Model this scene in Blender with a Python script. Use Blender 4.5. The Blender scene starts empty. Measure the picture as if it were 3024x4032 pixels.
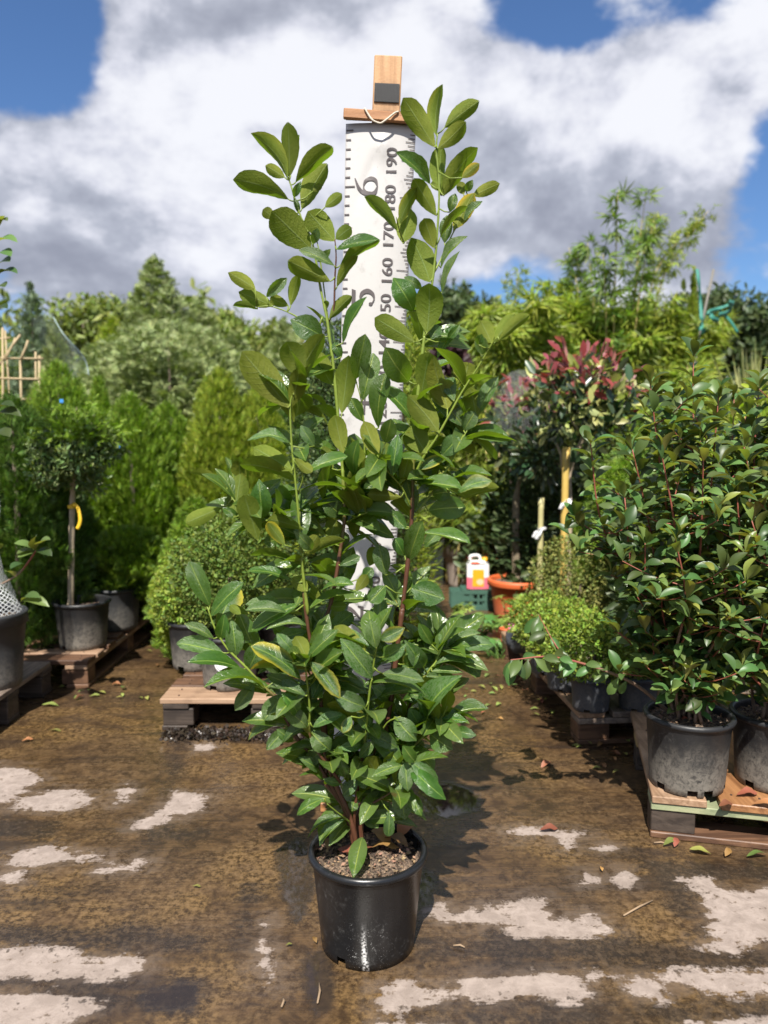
import bpy, bmesh, math, random
import numpy as np
from mathutils import Vector, Matrix

# ---------------------------------------------------------------- camera, sky, sun, exposure
SC = bpy.context.scene
COL = SC.collection
PITCH = math.radians(5.6)          # the camera looks slightly down
CAM_H = 1.13
FPX, CX, CY = 3028.0, 1512.0, 2016.0
cam = bpy.data.cameras.new('camera')
cam.sensor_fit = 'VERTICAL'; cam.sensor_height = 36.0; cam.sensor_width = 27.0
cam.lens = 36.0 * FPX / 4032.0
cam.clip_start = 0.05; cam.clip_end = 3000
cam.dof.use_dof = True; cam.dof.focus_distance = 1.88; cam.dof.aperture_fstop = 2.7
camo = bpy.data.objects.new('camera', cam); COL.objects.link(camo)
camo.location = (0, 0, CAM_H); camo.rotation_euler = (math.pi/2 - PITCH, 0, 0)
SC.camera = camo

SUN_EL = math.radians(53); SUN_AZ = math.radians(9)      # shadows fall away from the camera, slightly to the right
sun_from = Vector((-math.sin(SUN_AZ)*math.cos(SUN_EL), -math.cos(SUN_AZ)*math.cos(SUN_EL), math.sin(SUN_EL)))
sun = bpy.data.lights.new('sun', 'SUN'); sun.energy = 5.0; sun.angle = math.radians(0.53); sun.color = (1.0, 0.945, 0.86)
suno = bpy.data.objects.new('sun', sun); COL.objects.link(suno)
suno.rotation_euler = sun_from.to_track_quat('Z', 'Y').to_euler(); suno.location = (-3, -8, 12)

SC.view_settings.view_transform = 'Standard'; SC.view_settings.look = 'None'
SC.view_settings.exposure = 0.80; SC.view_settings.gamma = 1.0; SC.view_settings.use_curve_mapping = False
SC.render.engine = 'CYCLES'
SC.cycles.use_denoising = True
SC.cycles.max_bounces = 8; SC.cycles.transparent_max_bounces = 12; SC.cycles.caustics_reflective = False; SC.cycles.caustics_refractive = False

class NT:
    """small helper to write node trees"""
    def __init__(s, tree): s.t = tree; s.n = tree.nodes; s.l = tree.links
    def new(s, typ, **kw):
        n = s.n.new(typ)
        for k, v in kw.items():
            if k.startswith('i_'):
                n.inputs[k[2:].replace('_', ' ')].default_value = v
            else: setattr(n, k, v)
        return n
    def link(s, a, b): s.l.new(a, b)
    def val(s, x, sock):
        if isinstance(x, (int, float)): sock.default_value = (x, x, x, 1.0) if sock.type == 'RGBA' else x
        elif isinstance(x, (tuple, list)): sock.default_value = x if len(x) == len(sock.default_value) else (*x, 1.0)
        else: s.l.new(x, sock)
    def m(s, op, a, b=0.0, c=None, clamp=False):
        n = s.n.new('ShaderNodeMath'); n.operation = op; n.use_clamp = clamp
        s.val(a, n.inputs[0]); s.val(b, n.inputs[1])
        if c is not None: s.val(c, n.inputs[2])
        return n.outputs[0]
    def ss(s, x, lo, hi, a=0.0, b=1.0):
        n = s.n.new('ShaderNodeMapRange'); n.interpolation_type = 'SMOOTHSTEP'
        s.val(x, n.inputs['Value']); n.inputs['From Min'].default_value = lo; n.inputs['From Max'].default_value = hi
        n.inputs['To Min'].default_value = a; n.inputs['To Max'].default_value = b
        return n.outputs[0]
    def mix(s, f, a, b, blend='MIX'):
        n = s.n.new('ShaderNodeMix'); n.data_type = 'RGBA'; n.blend_type = blend
        s.val(f, n.inputs[0]); s.val(a, n.inputs[6]); s.val(b, n.inputs[7])
        return n.outputs[2]
    def noise(s, vec, scale, detail=3.0, rough=0.5, dist=0.0):
        n = s.n.new('ShaderNodeTexNoise'); n.inputs['Scale'].default_value = scale
        n.inputs['Detail'].default_value = detail; n.inputs['Roughness'].default_value = rough; n.inputs['Distortion'].default_value = dist
        if vec is not None: s.l.new(vec, n.inputs['Vector'])
        return n.outputs['Fac']
    def scale(s, vec, sc, loc=(0, 0, 0)):
        n = s.n.new('ShaderNodeMapping'); s.l.new(vec, n.inputs['Vector'])
        n.inputs['Scale'].default_value = sc; n.inputs['Location'].default_value = loc
        return n.outputs[0]
    def dot(s, vec, d):
        n = s.n.new('ShaderNodeVectorMath'); n.operation = 'DOT_PRODUCT'
        s.l.new(vec, n.inputs[0]); n.inputs[1].default_value = d
        return n.outputs['Value']

def ray(px, py):
    x = (px - CX)/FPX; d = -(py - CY)/FPX      # right, up in the camera frame
    v = Vector((x, math.cos(PITCH) + d*math.sin(PITCH), -math.sin(PITCH) + d*math.cos(PITCH)))
    return v
def G(px, py, z=0.0):
    """the point of the horizontal plane z that lies behind a pixel of the photograph"""
    v = ray(px, py); t = (z - CAM_H)/v.z
    return Vector((v.x*t, v.y*t, z))
def P(px, py, Y):
    """the point behind a pixel at the distance Y"""
    v = ray(px, py); t = Y/v.y
    return Vector((v.x*t, Y, CAM_H + v.z*t))

# ---- world: physical sky with a cumulus deck over it
W = bpy.data.worlds.new('World'); SC.world = W; W.use_nodes = True
w = NT(W.node_tree); w.n.clear()
tc = w.new('ShaderNodeTexCoord'); vd = tc.outputs['Generated']
sky = w.new('ShaderNodeTexSky'); sky.sky_type = 'NISHITA'; sky.sun_disc = False
sky.sun_elevation = SUN_EL; sky.sun_rotation = math.pi + SUN_AZ; sky.altitude = 50; sky.air_density = 1.0; sky.dust_density = 0.6; sky.ozone_density = 2.2
v2 = w.scale(vd, (1.0, 1.0, 1.55))
n_big = w.noise(v2, 2.2, 13.0, 0.58, 0.12)
n_off = w.noise(w.scale(vd, (1.0, 1.0, 1.55), (0.0, 0.03, -0.050)), 2.2, 13.0, 0.58, 0.12)
n_soft = w.noise(w.scale(vd, (1.0, 1.0, 1.8), (3.1, 1.7, 0.4)), 2.0, 4.0, 0.5, 0.1)
def bump(px, py, r_px, amp):
    d = ray(px, py).normalized(); k = 1.0/(2*(1 - math.cos(r_px/FPX)))
    e = w.m('MULTIPLY', w.m('SUBTRACT', w.dot(vd, d), 1.0), k*1.4)
    return w.m('MULTIPLY', w.m('POWER', 2.718, e), amp)
def total(items):
    acc = None
    for it in items:
        b = bump(*it); acc = b if acc is None else w.m('ADD', acc, b)
    return acc
cover = total([(40, 300, 300, -.13), (120, 60, 200, -.09), (250, 420, 190, -.11), (860, 210, 130, -.16), (2260, 120, 210, -.20), (2060, 20, 170, -.14), (2700, -40, 140, -.12), (3040, 540, 130, -.15),
               (2980, 960, 280, -.19), (2150, 1060, 230, -.15), (90, 1230, 190, -.17), (1750, 1230, 200, -.1), (2900, 720, 200, .06), (2150, 360, 200, .08),
               (1300, 300, 520, .10), (2700, 400, 420, .16), (520, 850, 480, .15), (2200, 760, 480, .15), (1250, 800, 500, .12), (700, 80, 240, .08), (420, 720, 220, .12), (60, 800, 200, .10)])
shade = total([(480, 980, 300, -.22), (2330, 850, 300, -.30), (1500, 930, 380, -.18), (1900, 560, 180, -.10), (2750, 250, 380, .26), (420, 620, 240, .16), (640, 600, 200, .14),
               (1500, 300, 420, .10), (1000, 200, 300, .06), (880, 820, 150, .16), (100, 860, 160, .1), (1150, 520, 260, .1), (1000, 1080, 160, .12), (2950, 800, 200, -.08)])
dens = w.ss(w.m('ADD', n_big, cover), 0.452, 0.535)
lit = w.m('ADD', w.m('MULTIPLY', w.m('SUBTRACT', n_big, n_off), 3.6), w.m('ADD', shade, w.m('MULTIPLY', w.m('SUBTRACT', n_soft, 0.5), 0.9)))
litf = w.ss(lit, -0.46, 0.30)
ramp = w.new('ShaderNodeValToRGB'); w.link(litf, ramp.inputs[0])
e = ramp.color_ramp.elements
e[0].position = 0.0; e[0].color = (3.05, 3.25, 4.0, 1); e[1].position = 1.0; e[1].color = (8.8, 8.9, 9.4, 1)
q = ramp.color_ramp.elements.new(0.45); q.color = (4.65, 4.9, 5.75, 1)
q = ramp.color_ramp.elements.new(0.75); q.color = (6.9, 7.05, 7.9, 1)
up = w.new('ShaderNodeSeparateXYZ'); w.link(vd, up.inputs[0])
dens2 = w.m('MULTIPLY', dens, w.ss(up.outputs['Z'], -0.05, 0.06))
# the blue of the clear gaps, a little deeper than the model sky's
skyc = w.mix(1.0, sky.outputs[0], (0.74, 0.96, 1.24), 'MULTIPLY')
colr = w.mix(w.m('MULTIPLY', dens2, 0.97), skyc, ramp.outputs[0])
bg = w.new('ShaderNodeBackground'); bg.inputs['Strength'].default_value = 0.062
w.link(colr, bg.inputs['Color']); wo = w.new('ShaderNodeOutputWorld'); w.link(bg.outputs[0], wo.inputs['Surface'])

# ---------------------------------------------------------------- helpers
R = random.Random(7)
RN = np.random.default_rng(11)

def mat(name):
    m_ = bpy.data.materials.new(name); m_.use_nodes = True
    t = NT(m_.node_tree); t.n.clear()
    out = t.new('ShaderNodeOutputMaterial')
    return m_, t, out
def principled(t, out, base=None, rough=0.6, **kw):
    p = t.new('ShaderNodeBsdfPrincipled')
    if base is not None: t.val(base, p.inputs['Base Color'])
    t.val(rough, p.inputs['Roughness'])
    for k, v in kw.items(): t.val(v, p.inputs[k])
    if out is not None: t.link(p.outputs[0], out.inputs['Surface'])
    return p
def bump_node(t, h, strength=0.4, dist=0.01):
    b = t.new('ShaderNodeBump'); b.inputs['Strength'].default_value = strength; b.inputs['Distance'].default_value = dist
    t.link(h, b.inputs['Height']); return b.outputs[0]
def objco(t):
    return t.new('ShaderNodeTexCoord').outputs['Object']
def geopos(t):
    return t.new('ShaderNodeNewGeometry').outputs['Position']

def plain(name, col, rough=0.6, var=0.15, scale=14.0, spec=0.5, bump=0.0):
    m_, t, out = mat(name)
    g = geopos(t)
    n = t.noise(g, scale, 5.0, 0.6)
    c = t.mix(n, tuple(x*(1-var) for x in col), tuple(min(1, x*(1+var)) for x in col))
    p = principled(t, out, c, rough); p.inputs['Specular IOR Level'].default_value = spec
    if bump: t.link(bump_node(t, t.noise(g, scale*5, 4.0, .6), bump, .004), p.inputs['Normal'])
    return m_

def wood(name, col, dark, axis='X', rough=0.7, wet=0.0, grain=1.0):
    m_, t, out = mat(name)
    c = t.new('ShaderNodeTexCoord').outputs['Object']
    info = t.new('ShaderNodeObjectInfo')
    add = t.new('ShaderNodeVectorMath'); add.operation = 'ADD'
    cmb = t.new('ShaderNodeCombineXYZ'); t.link(t.m('MULTIPLY', info.outputs['Random'], 7.3), cmb.inputs[0]); t.link(t.m('MULTIPLY', info.outputs['Random'], 3.7), cmb.inputs[1])
    t.link(c, add.inputs[0]); t.link(cmb.outputs[0], add.inputs[1])
    s = {'X': (2.2, 40, 40), 'Y': (40, 2.2, 40), 'Z': (40, 40, 2.2)}[axis]
    sv = t.scale(add.outputs[0], s)
    n = t.noise(sv, 1.0*grain, 5.0, 0.62, 0.6)
    n2 = t.noise(add.outputs[0], 9.0, 4.0, 0.6)
    n3 = t.noise(add.outputs[0], 160.0, 3.0, 0.6)
    f = t.ss(n, 0.33, 0.68)
    cc = t.mix(f, dark, col)
    cc = t.mix(t.m('MULTIPLY', t.ss(n2, 0.52, 0.7), 0.55), cc, tuple(x*.45 for x in dark))
    cc = t.mix(t.m('MULTIPLY', t.ss(n3, 0.55, 0.75), 0.25), cc, tuple(x*.4 for x in dark))
    cc = t.mix(t.m('MULTIPLY', t.m('SUBTRACT', info.outputs['Random'], .2), .5, clamp=True), cc, dark)
    p = principled(t, out, cc, rough)
    t.link(bump_node(t, t.m('ADD', n, t.m('MULTIPLY', n3, .4)), 0.35, 0.003), p.inputs['Normal'])
    return m_

def leafmat(name, top, under, trans=0.32, rough=0.4, var=0.35, tcol=None, island=True, hue=0.03, spec=0.5, mottle=0.0):
    """foliage: glossy upper face, paler lower face, light shining through; each leaf its own tone"""
    m_, t, out = mat(name)
    g = t.new('ShaderNodeNewGeometry')
    rnd = g.outputs['Random Per Island'] if island else t.new('ShaderNodeObjectInfo').outputs['Random']
    c = t.mix(g.outputs['Backfacing'], top, under)
    hs = t.new('ShaderNodeHueSaturation')
    t.link(c, hs.inputs['Color'])
    t.link(t.m('ADD', t.m('MULTIPLY', rnd, hue*2), 0.5 - hue), hs.inputs['Hue'])
    r2 = t.m('FRACT', t.m('MULTIPLY', rnd, 17.31))
    t.link(t.m('ADD', t.m('MULTIPLY', r2, var*2), 1.0 - var), hs.inputs['Value'])
    hs.inputs['Saturation'].default_value = 1.0
    base = hs.outputs[0]
    p = principled(t, None, base, rough); p.inputs['Specular IOR Level'].default_value = spec
    tr = t.new('ShaderNodeBsdfTranslucent')
    tm = t.mix(1.0, base, tcol or (1.3, 1.5, .55), 'MULTIPLY'); t.link(tm, tr.inputs['Color'])
    mx = t.new('ShaderNodeMixShader'); mx.inputs[0].default_value = trans
    t.link(p.outputs[0], mx.inputs[1]); t.link(tr.outputs[0], mx.inputs[2]); t.link(mx.outputs[0], out.inputs['Surface'])
    return m_

def tag(o, label=None, cat=None, group=None, kind=None):
    if label: o['label'] = label
    if cat: o['category'] = cat
    if group: o['group'] = group
    if kind: o['kind'] = kind
    return o
def thing(name, label, cat, loc=(0, 0, 0), group=None, kind=None):
    o = bpy.data.objects.new(name, None); o.empty_display_size = 0.1
    COL.objects.link(o); o.location = loc
    return tag(o, label, cat, group, kind)
def wloc(o):
    v = Vector((0, 0, 0))
    while o is not None: v += Vector(o.location); o = o.parent
    return v
def mesh_np(name, V, F, mat_=None, smooth=False, UV=None):
    """V (n,3), F: list of tuples or an (m,k) array"""
    me = bpy.data.meshes.new(name)
    V = np.asarray(V, dtype=np.float32)
    if isinstance(F, np.ndarray):
        k = F.shape[1]; m_ = F.shape[0]
        me.vertices.add(len(V)); me.vertices.foreach_set('co', V.ravel())
        me.loops.add(m_*k); me.loops.foreach_set('vertex_index', F.ravel().astype(np.int32))
        me.polygons.add(m_)
        me.polygons.foreach_set('loop_start', np.arange(0, m_*k, k, dtype=np.int32))
        me.polygons.foreach_set('loop_total', np.full(m_, k, dtype=np.int32))
        me.update(calc_edges=True)
    else:
        me.from_pydata([tuple(v) for v in V], [], [tuple(f) for f in F]); me.update()
    if UV is not None:
        uv = me.uv_layers.new(name='UVMap')
        idx = np.empty(len(me.loops), dtype=np.int32); me.loops.foreach_get('vertex_index', idx)
        uv.data.foreach_set('uv', np.asarray(UV, dtype=np.float32)[idx].ravel())
    if smooth: me.polygons.foreach_set('use_smooth', np.ones(len(me.polygons), dtype=bool))
    if mat_ is not None: me.materials.append(mat_)
    return me
def link(name, me, parent=None, kind=None, label=None):
    """me holds world coordinates; the object gets its parent's origin"""
    o = bpy.data.objects.new(name, me); COL.objects.link(o)
    if parent is not None:
        off = wloc(parent)
        me.transform(Matrix.Translation(-off)); o.parent = parent
    if kind: o['kind'] = kind
    if label: o['label'] = label
    return o
def solo(name, me, label, cat, group=None, origin=None):
    """a thing that is one mesh, given in world coordinates"""
    o = bpy.data.objects.new(name, me); COL.objects.link(o)
    if origin is not None:
        me.transform(Matrix.Translation(-Vector(origin))); o.location = origin
    return tag(o, label, cat, group)

class MB:
    def __init__(s): s.v = []; s.f = []; s.uv = []
    def add(s, vs, fs, uv=None):
        b = len(s.v); s.v += [tuple(v) for v in vs]; s.f += [tuple(i+b for i in f) for f in fs]
        s.uv += list(uv) if uv is not None else [(0, 0)]*len(vs)
    def box(s, c, size, rotz=0.0, M=None, bev=0.0):
        x, y, z = (q/2 for q in size)
        if bev > 0:
            bm = bmesh.new(); bmesh.ops.create_cube(bm, size=1.0)
            for v in bm.verts: v.co = Vector((v.co.x*2*x, v.co.y*2*y, v.co.z*2*z))
            bmesh.ops.bevel(bm, geom=bm.edges[:], offset=bev, segments=1, affect='EDGES')
            vs = [v.co.copy() for v in bm.verts]; bm.verts.index_update(); fs = [[v.index for v in f.verts] for f in bm.faces]; bm.free()
        else:
            vs = [Vector((a*x, b*y, d*z)) for a in (-1, 1) for b in (-1, 1) for d in (-1, 1)]
            fs = [(0, 1, 3, 2), (4, 6, 7, 5), (0, 4, 5, 1), (2, 3, 7, 6), (0, 2, 6, 4), (1, 5, 7, 3)]
        T = Matrix.Translation(Vector(c)) @ (M if M is not None else Matrix.Rotation(rotz, 4, 'Z'))
        s.add([T @ v for v in vs], fs); return s
    def tube(s, pts, rad, n=8, cap=True, age=None):
        pts = [Vector(p) for p in pts]; m_ = len(pts)
        rad = list(rad) if hasattr(rad, '__len__') else [rad]*m_
        vs = []; uv = []
        ref = Vector((0.31, 0.9, 0.17)).normalized(); prev = None
        for i, p in enumerate(pts):
            t = (pts[min(i+1, m_-1)] - pts[max(i-1, 0)])
            if t.length < 1e-9: t = Vector((0, 0, 1))
            t.normalize()
            a = prev if prev is not None else ref
            a = (a - t*a.dot(t))
            if a.length < 1e-4: a = t.orthogonal()
            a.normalize(); b = t.cross(a); prev = a
            for k in range(n):
                th = 2*math.pi*k/n
                vs.append(p + (a*math.cos(th) + b*math.sin(th))*rad[i])
                uv.append((age[i] if age else i/max(1, m_-1), k/n))
        fs = [(i*n+k, i*n+(k+1) % n, (i+1)*n+(k+1) % n, (i+1)*n+k) for i in range(m_-1) for k in range(n)]
        if cap: fs += [tuple(range(n-1, -1, -1)), tuple((m_-1)*n+k for k in range(n))]
        s.add(vs, fs, uv); return s
    def lathe(s, prof, c=(0, 0, 0), n=48, M=None):
        vs = []
        for (r, z) in prof:
            for k in range(n):
                th = 2*math.pi*k/n; vs.append(Vector((r*math.cos(th), r*math.sin(th), z)))
        m_ = len(prof)
        fs = [(i*n+k, i*n+(k+1) % n, (i+1)*n+(k+1) % n, (i+1)*n+k) for i in range(m_-1) for k in range(n)]
        T = Matrix.Translation(Vector(c)) @ (M or Matrix.Identity(4))
        s.add([T @ v for v in vs], fs); return s
    def mesh(s, name, mat_=None, smooth=False, uv=False):
        me = mesh_np(name, np.array([tuple(v) for v in s.v]), s.f, mat_, smooth, np.array(s.uv) if uv else None)
        return me
def catmull(pts, sub=5):
    pts = [Vector(p) for p in pts]
    if len(pts) < 3: return [pts[0].lerp(pts[-1], i/sub) for i in range(sub+1)]
    out = []
    ext = [pts[0]*2 - pts[1]] + pts + [pts[-1]*2 - pts[-2]]
    for i in range(1, len(ext)-2):
        p0, p1, p2, p3 = ext[i-1:i+3]
        for k in range(sub):
            t = k/sub
            out.append(0.5*((2*p1) + (p2-p0)*t + (2*p0-5*p1+4*p2-p3)*t*t + (3*p1-p0-3*p2+p3)*t**3))
    out.append(pts[-1]); return out

def frames(D, N):
    """rotation matrices (n,3,3) with columns x = D, z near N"""
    D = D/np.linalg.norm(D, axis=1, keepdims=True)
    Yv = np.cross(N, D); l = np.linalg.norm(Yv, axis=1, keepdims=True); l[l < 1e-6] = 1; Yv = Yv/l
    Z = np.cross(D, Yv)
    return np.stack([D, Yv, Z], axis=2)
def scatter(tv, tf, T, Rm, S):
    """copies of the template (tv, tf) at T with rotation Rm and scale S (n,) or (n,3), joined"""
    tv = np.asarray(tv, float); tf = np.asarray(tf, int)
    S = np.asarray(S, float)
    if S.ndim == 1: S = np.repeat(S[:, None], 3, axis=1)
    V = np.einsum('nij,nkj->nki', Rm, tv[None, :, :]*S[:, None, :]) + T[:, None, :]
    F = tf[None, :, :] + (np.arange(len(T))*len(tv))[:, None, None]
    return V.reshape(-1, 3), F.reshape(-1, tf.shape[1])
def unit(v): return v/np.maximum(np.linalg.norm(v, axis=-1, keepdims=True), 1e-9)

# leaf-sized templates, x = along, z = upper face (triangles)
T_OVAL = (np.array([(0, 0, 0), (.35, .2, .05), (.35, -.2, .05), (.75, .17, .03), (.75, -.17, .03), (1, 0, -.06), (.45, 0, -.01)]),
          np.array([(0, 6, 1), (0, 2, 6), (1, 6, 3), (2, 4, 6), (3, 6, 5), (4, 5, 6)]))
T_BOX = (np.array([(0, 0, 0), (.5, .3, .06), (.5, -.3, .06), (1, 0, 0)]), np.array([(0, 3, 1), (0, 2, 3)]))
T_LANCE = (np.array([(0, 0, 0), (.3, .075, .02), (.3, -.075, .02), (1, 0, -.12)]), np.array([(0, 3, 1), (0, 2, 3)]))
def spray_template(nb=6, spread=.95, w_=.055):
    v = [(0, .02, 0), (0, -.02, 0), (1, 0, -.05)]; f = [(0, 1, 2)]
    for k in range(nb):
        x = .12 + .7*k/nb; L = (.46 - .3*k/nb)
        for sgn in (1, -1):
            xs = x + (.05 if sgn > 0 else 0); b = len(v)
            dx, dy = math.cos(spread)*L, sgn*math.sin(spread)*L
            v += [(xs - w_*.7, 0, 0), (xs + w_*.7, 0, 0), (xs + dx*.6 + w_*.5, dy*.6 - sgn*w_*.7, .03), (xs + dx, dy, -.02), (xs + dx*.6 - w_*.5, dy*.6 + sgn*w_*.7, .03)]
            f += [(b, b+1, b+2), (b, b+2, b+4), (b+4, b+2, b+3)]
    f = [t if (np.cross(np.subtract(v[t[1]], v[t[0]]), np.subtract(v[t[2]], v[t[0]]))[2] > 0) else (t[0], t[2], t[1]) for t in f]
    return np.array(v, float), np.array(f)
def lite_template(nb=4, spread=.8, w_=.07):
    v = [(0, .03, 0), (0, -.03, 0), (1, 0, -.06)]; f = [(0, 1, 2)]
    for k in range(nb):
        x = .1 + .7*k/nb; L = .50 - .32*k/nb
        for sgn in (1, -1):
            b = len(v); v += [(x - w_, 0, 0), (x + w_, 0, .01), (x + math.cos(spread)*L, sgn*math.sin(spread)*L, -.03)]; f += [(b, b+1, b+2) if sgn > 0 else (b, b+2, b+1)]
    return np.array(v, float), np.array(f)
T_LITE = lite_template()
T_SPRAY = spray_template(5)
T_FEATHER = spray_template(7, .75, .04)
def bamboo_template():
    v = []; f = []
    for a, e, L in ((0, -.1, 1), (.6, -.25, .85), (-.65, -.2, .9), (1.2, -.45, .7), (-1.15, -.4, .72), (.25, .3, .8)):
        b = len(v); d = np.array([math.cos(a)*math.cos(e), math.sin(a)*math.cos(e), math.sin(e)]); s_ = np.array([-math.sin(a), math.cos(a), 0])*.075
        v += [(0, 0, 0), tuple(d*.35*L + s_*L), tuple(d*.35*L - s_*L), tuple(d*L + np.array([0, 0, -.12]))]
        f += [(b, b+3, b+1), (b, b+2, b+3)]
    return np.array(v, float), np.array(f)
T_BAMBOO = bamboo_template()
# ---------------------------------------------------------------- ground: one concrete sheet with wet, dark and dry areas
def crop(ox, oy, s, pts): return [(ox + x*s, oy + y*s) for x, y in pts]
Lc = lambda *p: crop(0, 2800, 1300/1659, p)
Rc = lambda *p: crop(1500, 2900, 1524/1659, p)
DRY = [Lc((-60,270),(90,280),(140,300),(235,335),(150,370),(100,400),(60,450),(-60,460)), Lc((80,455),(180,420),(270,390),(360,400),(470,440),(430,480),(330,500),(200,500),(90,485)),
 Lc((640,595),(720,545),(790,500),(850,450),(880,400),(960,420),(1045,430),(1025,490),(950,530),(870,525),(790,570),(720,600)),
 Lc((35,760),(60,720),(150,695),(260,690),(330,710),(420,715),(510,735),(400,755),(270,780),(150,775)), Lc((500,800),(570,775),(650,765),(700,740),(770,745),(690,790),(600,805)),
 Lc((-60,840),(100,820),(130,845),(60,860),(-60,850)), Lc((-90,1225),(100,1185),(250,1180),(380,1210),(480,1250),(600,1225),(740,1210),(755,1290),(650,1330),(550,1350),(400,1355),(200,1350),(-90,1345)),
 Lc((-90,1400),(150,1400),(260,1405),(330,1440),(400,1450),(520,1480),(420,1520),(350,1560),(150,1660),(-90,1700)), Lc((585,470),(600,440),(590,390),(640,375),(670,400),(640,450)),
 Lc((1305,1045),(1325,1045),(1350,1200),(1375,1370),(1320,1370),(1300,1180)), Lc((970,165),(1060,160),(1090,185),(1050,205),(985,205)),
 Rc((525,415),(620,385),(740,390),(840,400),(885,410),(830,440),(800,480),(740,440),(660,430),(600,440)), Rc((920,480),(960,470),(1000,480),(960,500)),
 Rc((855,575),(890,575),(920,620),(880,635)), Rc((985,600),(1010,570),(1060,575),(1090,625),(1070,660),(1010,640)),
 Rc((175,745),(260,720),(310,745),(520,735),(600,700),(710,690),(690,740),(740,770),(870,780),(910,765),(990,830),(900,860),(740,870),(580,850),(540,800),(400,800),(290,800),(220,770)),
 Rc((1270,610),(1420,605),(1450,650),(1560,660),(1600,640),(1800,650),(1800,890),(1530,900),(1550,935),(1400,925),(1340,905),(1430,860),(1380,800),(1390,750),(1350,710),(1390,680),(1310,650)),
 Rc((320,1050),(400,1025),(520,1030),(600,1010),(760,1000),(830,1020),(850,1070),(900,1130),(820,1140),(700,1130),(600,1130),(480,1150),(380,1130),(350,1080)),
 Rc((0,1090),(60,1050),(130,1070),(210,1110),(330,1100),(330,1130),(200,1150),(80,1170),(30,1200),(0,1180)),
 Rc((830,1010),(950,1000),(1100,1030),(1240,1000),(1400,1000),(1800,1010),(1800,1090),(1560,1110),(1480,1110),(1390,1090),(1300,1060),(1240,1080),(1240,1140),(1120,1130),(1050,1080),(1040,1040),(900,1030)),
 Rc((0,1225),(300,1228),(380,1240),(340,1290),(0,1300)), Rc((1310,1215),(1800,1205),(1800,1300),(1310,1300))]
DARK = [Lc((-90,1090),(200,1090),(400,1120),(700,1080),(1000,1130),(980,1200),(700,1200),(400,1180),(-90,1165)), Lc((-90,1350),(400,1365),(560,1380),(700,1400),(960,1390),(980,1500),(700,1500),(500,1470),(330,1420),(-90,1395)),
 Rc((100,880),(430,900),(540,865),(1000,880),(1800,950),(1800,990),(1240,985),(800,980),(560,970),(300,950)), Rc((500,1150),(900,1150),(1240,1160),(1800,1160),(1800,1220),(300,1225),(100,1200)),
 Rc((1100,500),(1300,560),(1800,560),(1800,640),(1300,600),(1370,700),(1380,850),(1200,700)), Lc((860,130),(940,130),(880,330),(840,380),(850,300)), Lc((-60,560),(120,540),(330,600),(200,650),(-60,640)),  # first polygon: damp by the right pallets with their shadow painted in
 Lc((730,610),(850,600),(1030,610),(900,640),(760,640)), Lc((1180,1180),(1200,1050),(1240,900),(1270,900),(1230,1080),(1200,1190))]
PUD = [Rc((165,215),(300,200),(420,250),(400,320),(280,345),(185,340)), Rc((165,560),(210,590),(225,650),(205,705),(140,740)), Lc((1545,1230),(1640,1215),(1659,1500),(1585,1520),(1560,1400)),
 Lc((720,1400),(960,1390),(970,1470),(740,1485)), Lc((1400,700),(1500,640),(1560,700),(1570,900),(1500,1050),(1420,900))]
def sdf(poly, Q):
    Pw = np.array([G(x, y)[:2] for x, y in poly]); n = len(Pw)
    d = np.full(len(Q), 1e9); ins = np.zeros(len(Q), bool)
    for i in range(n):
        a, b = Pw[i], Pw[(i+1) % n]; e_ = b-a
        t = np.clip(((Q-a)@e_)/(e_@e_), 0, 1)
        d = np.minimum(d, np.linalg.norm(Q-a-t[:, None]*e_, axis=1))
        c1 = (a[1] > Q[:, 1]) != (b[1] > Q[:, 1])
        with np.errstate(divide='ignore', invalid='ignore'): xi = (b[0]-a[0])*(Q[:, 1]-a[1])/(b[1]-a[1]) + a[0]
        ins ^= c1 & (Q[:, 0] < xi)
    return np.where(ins, d, -d)

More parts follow.
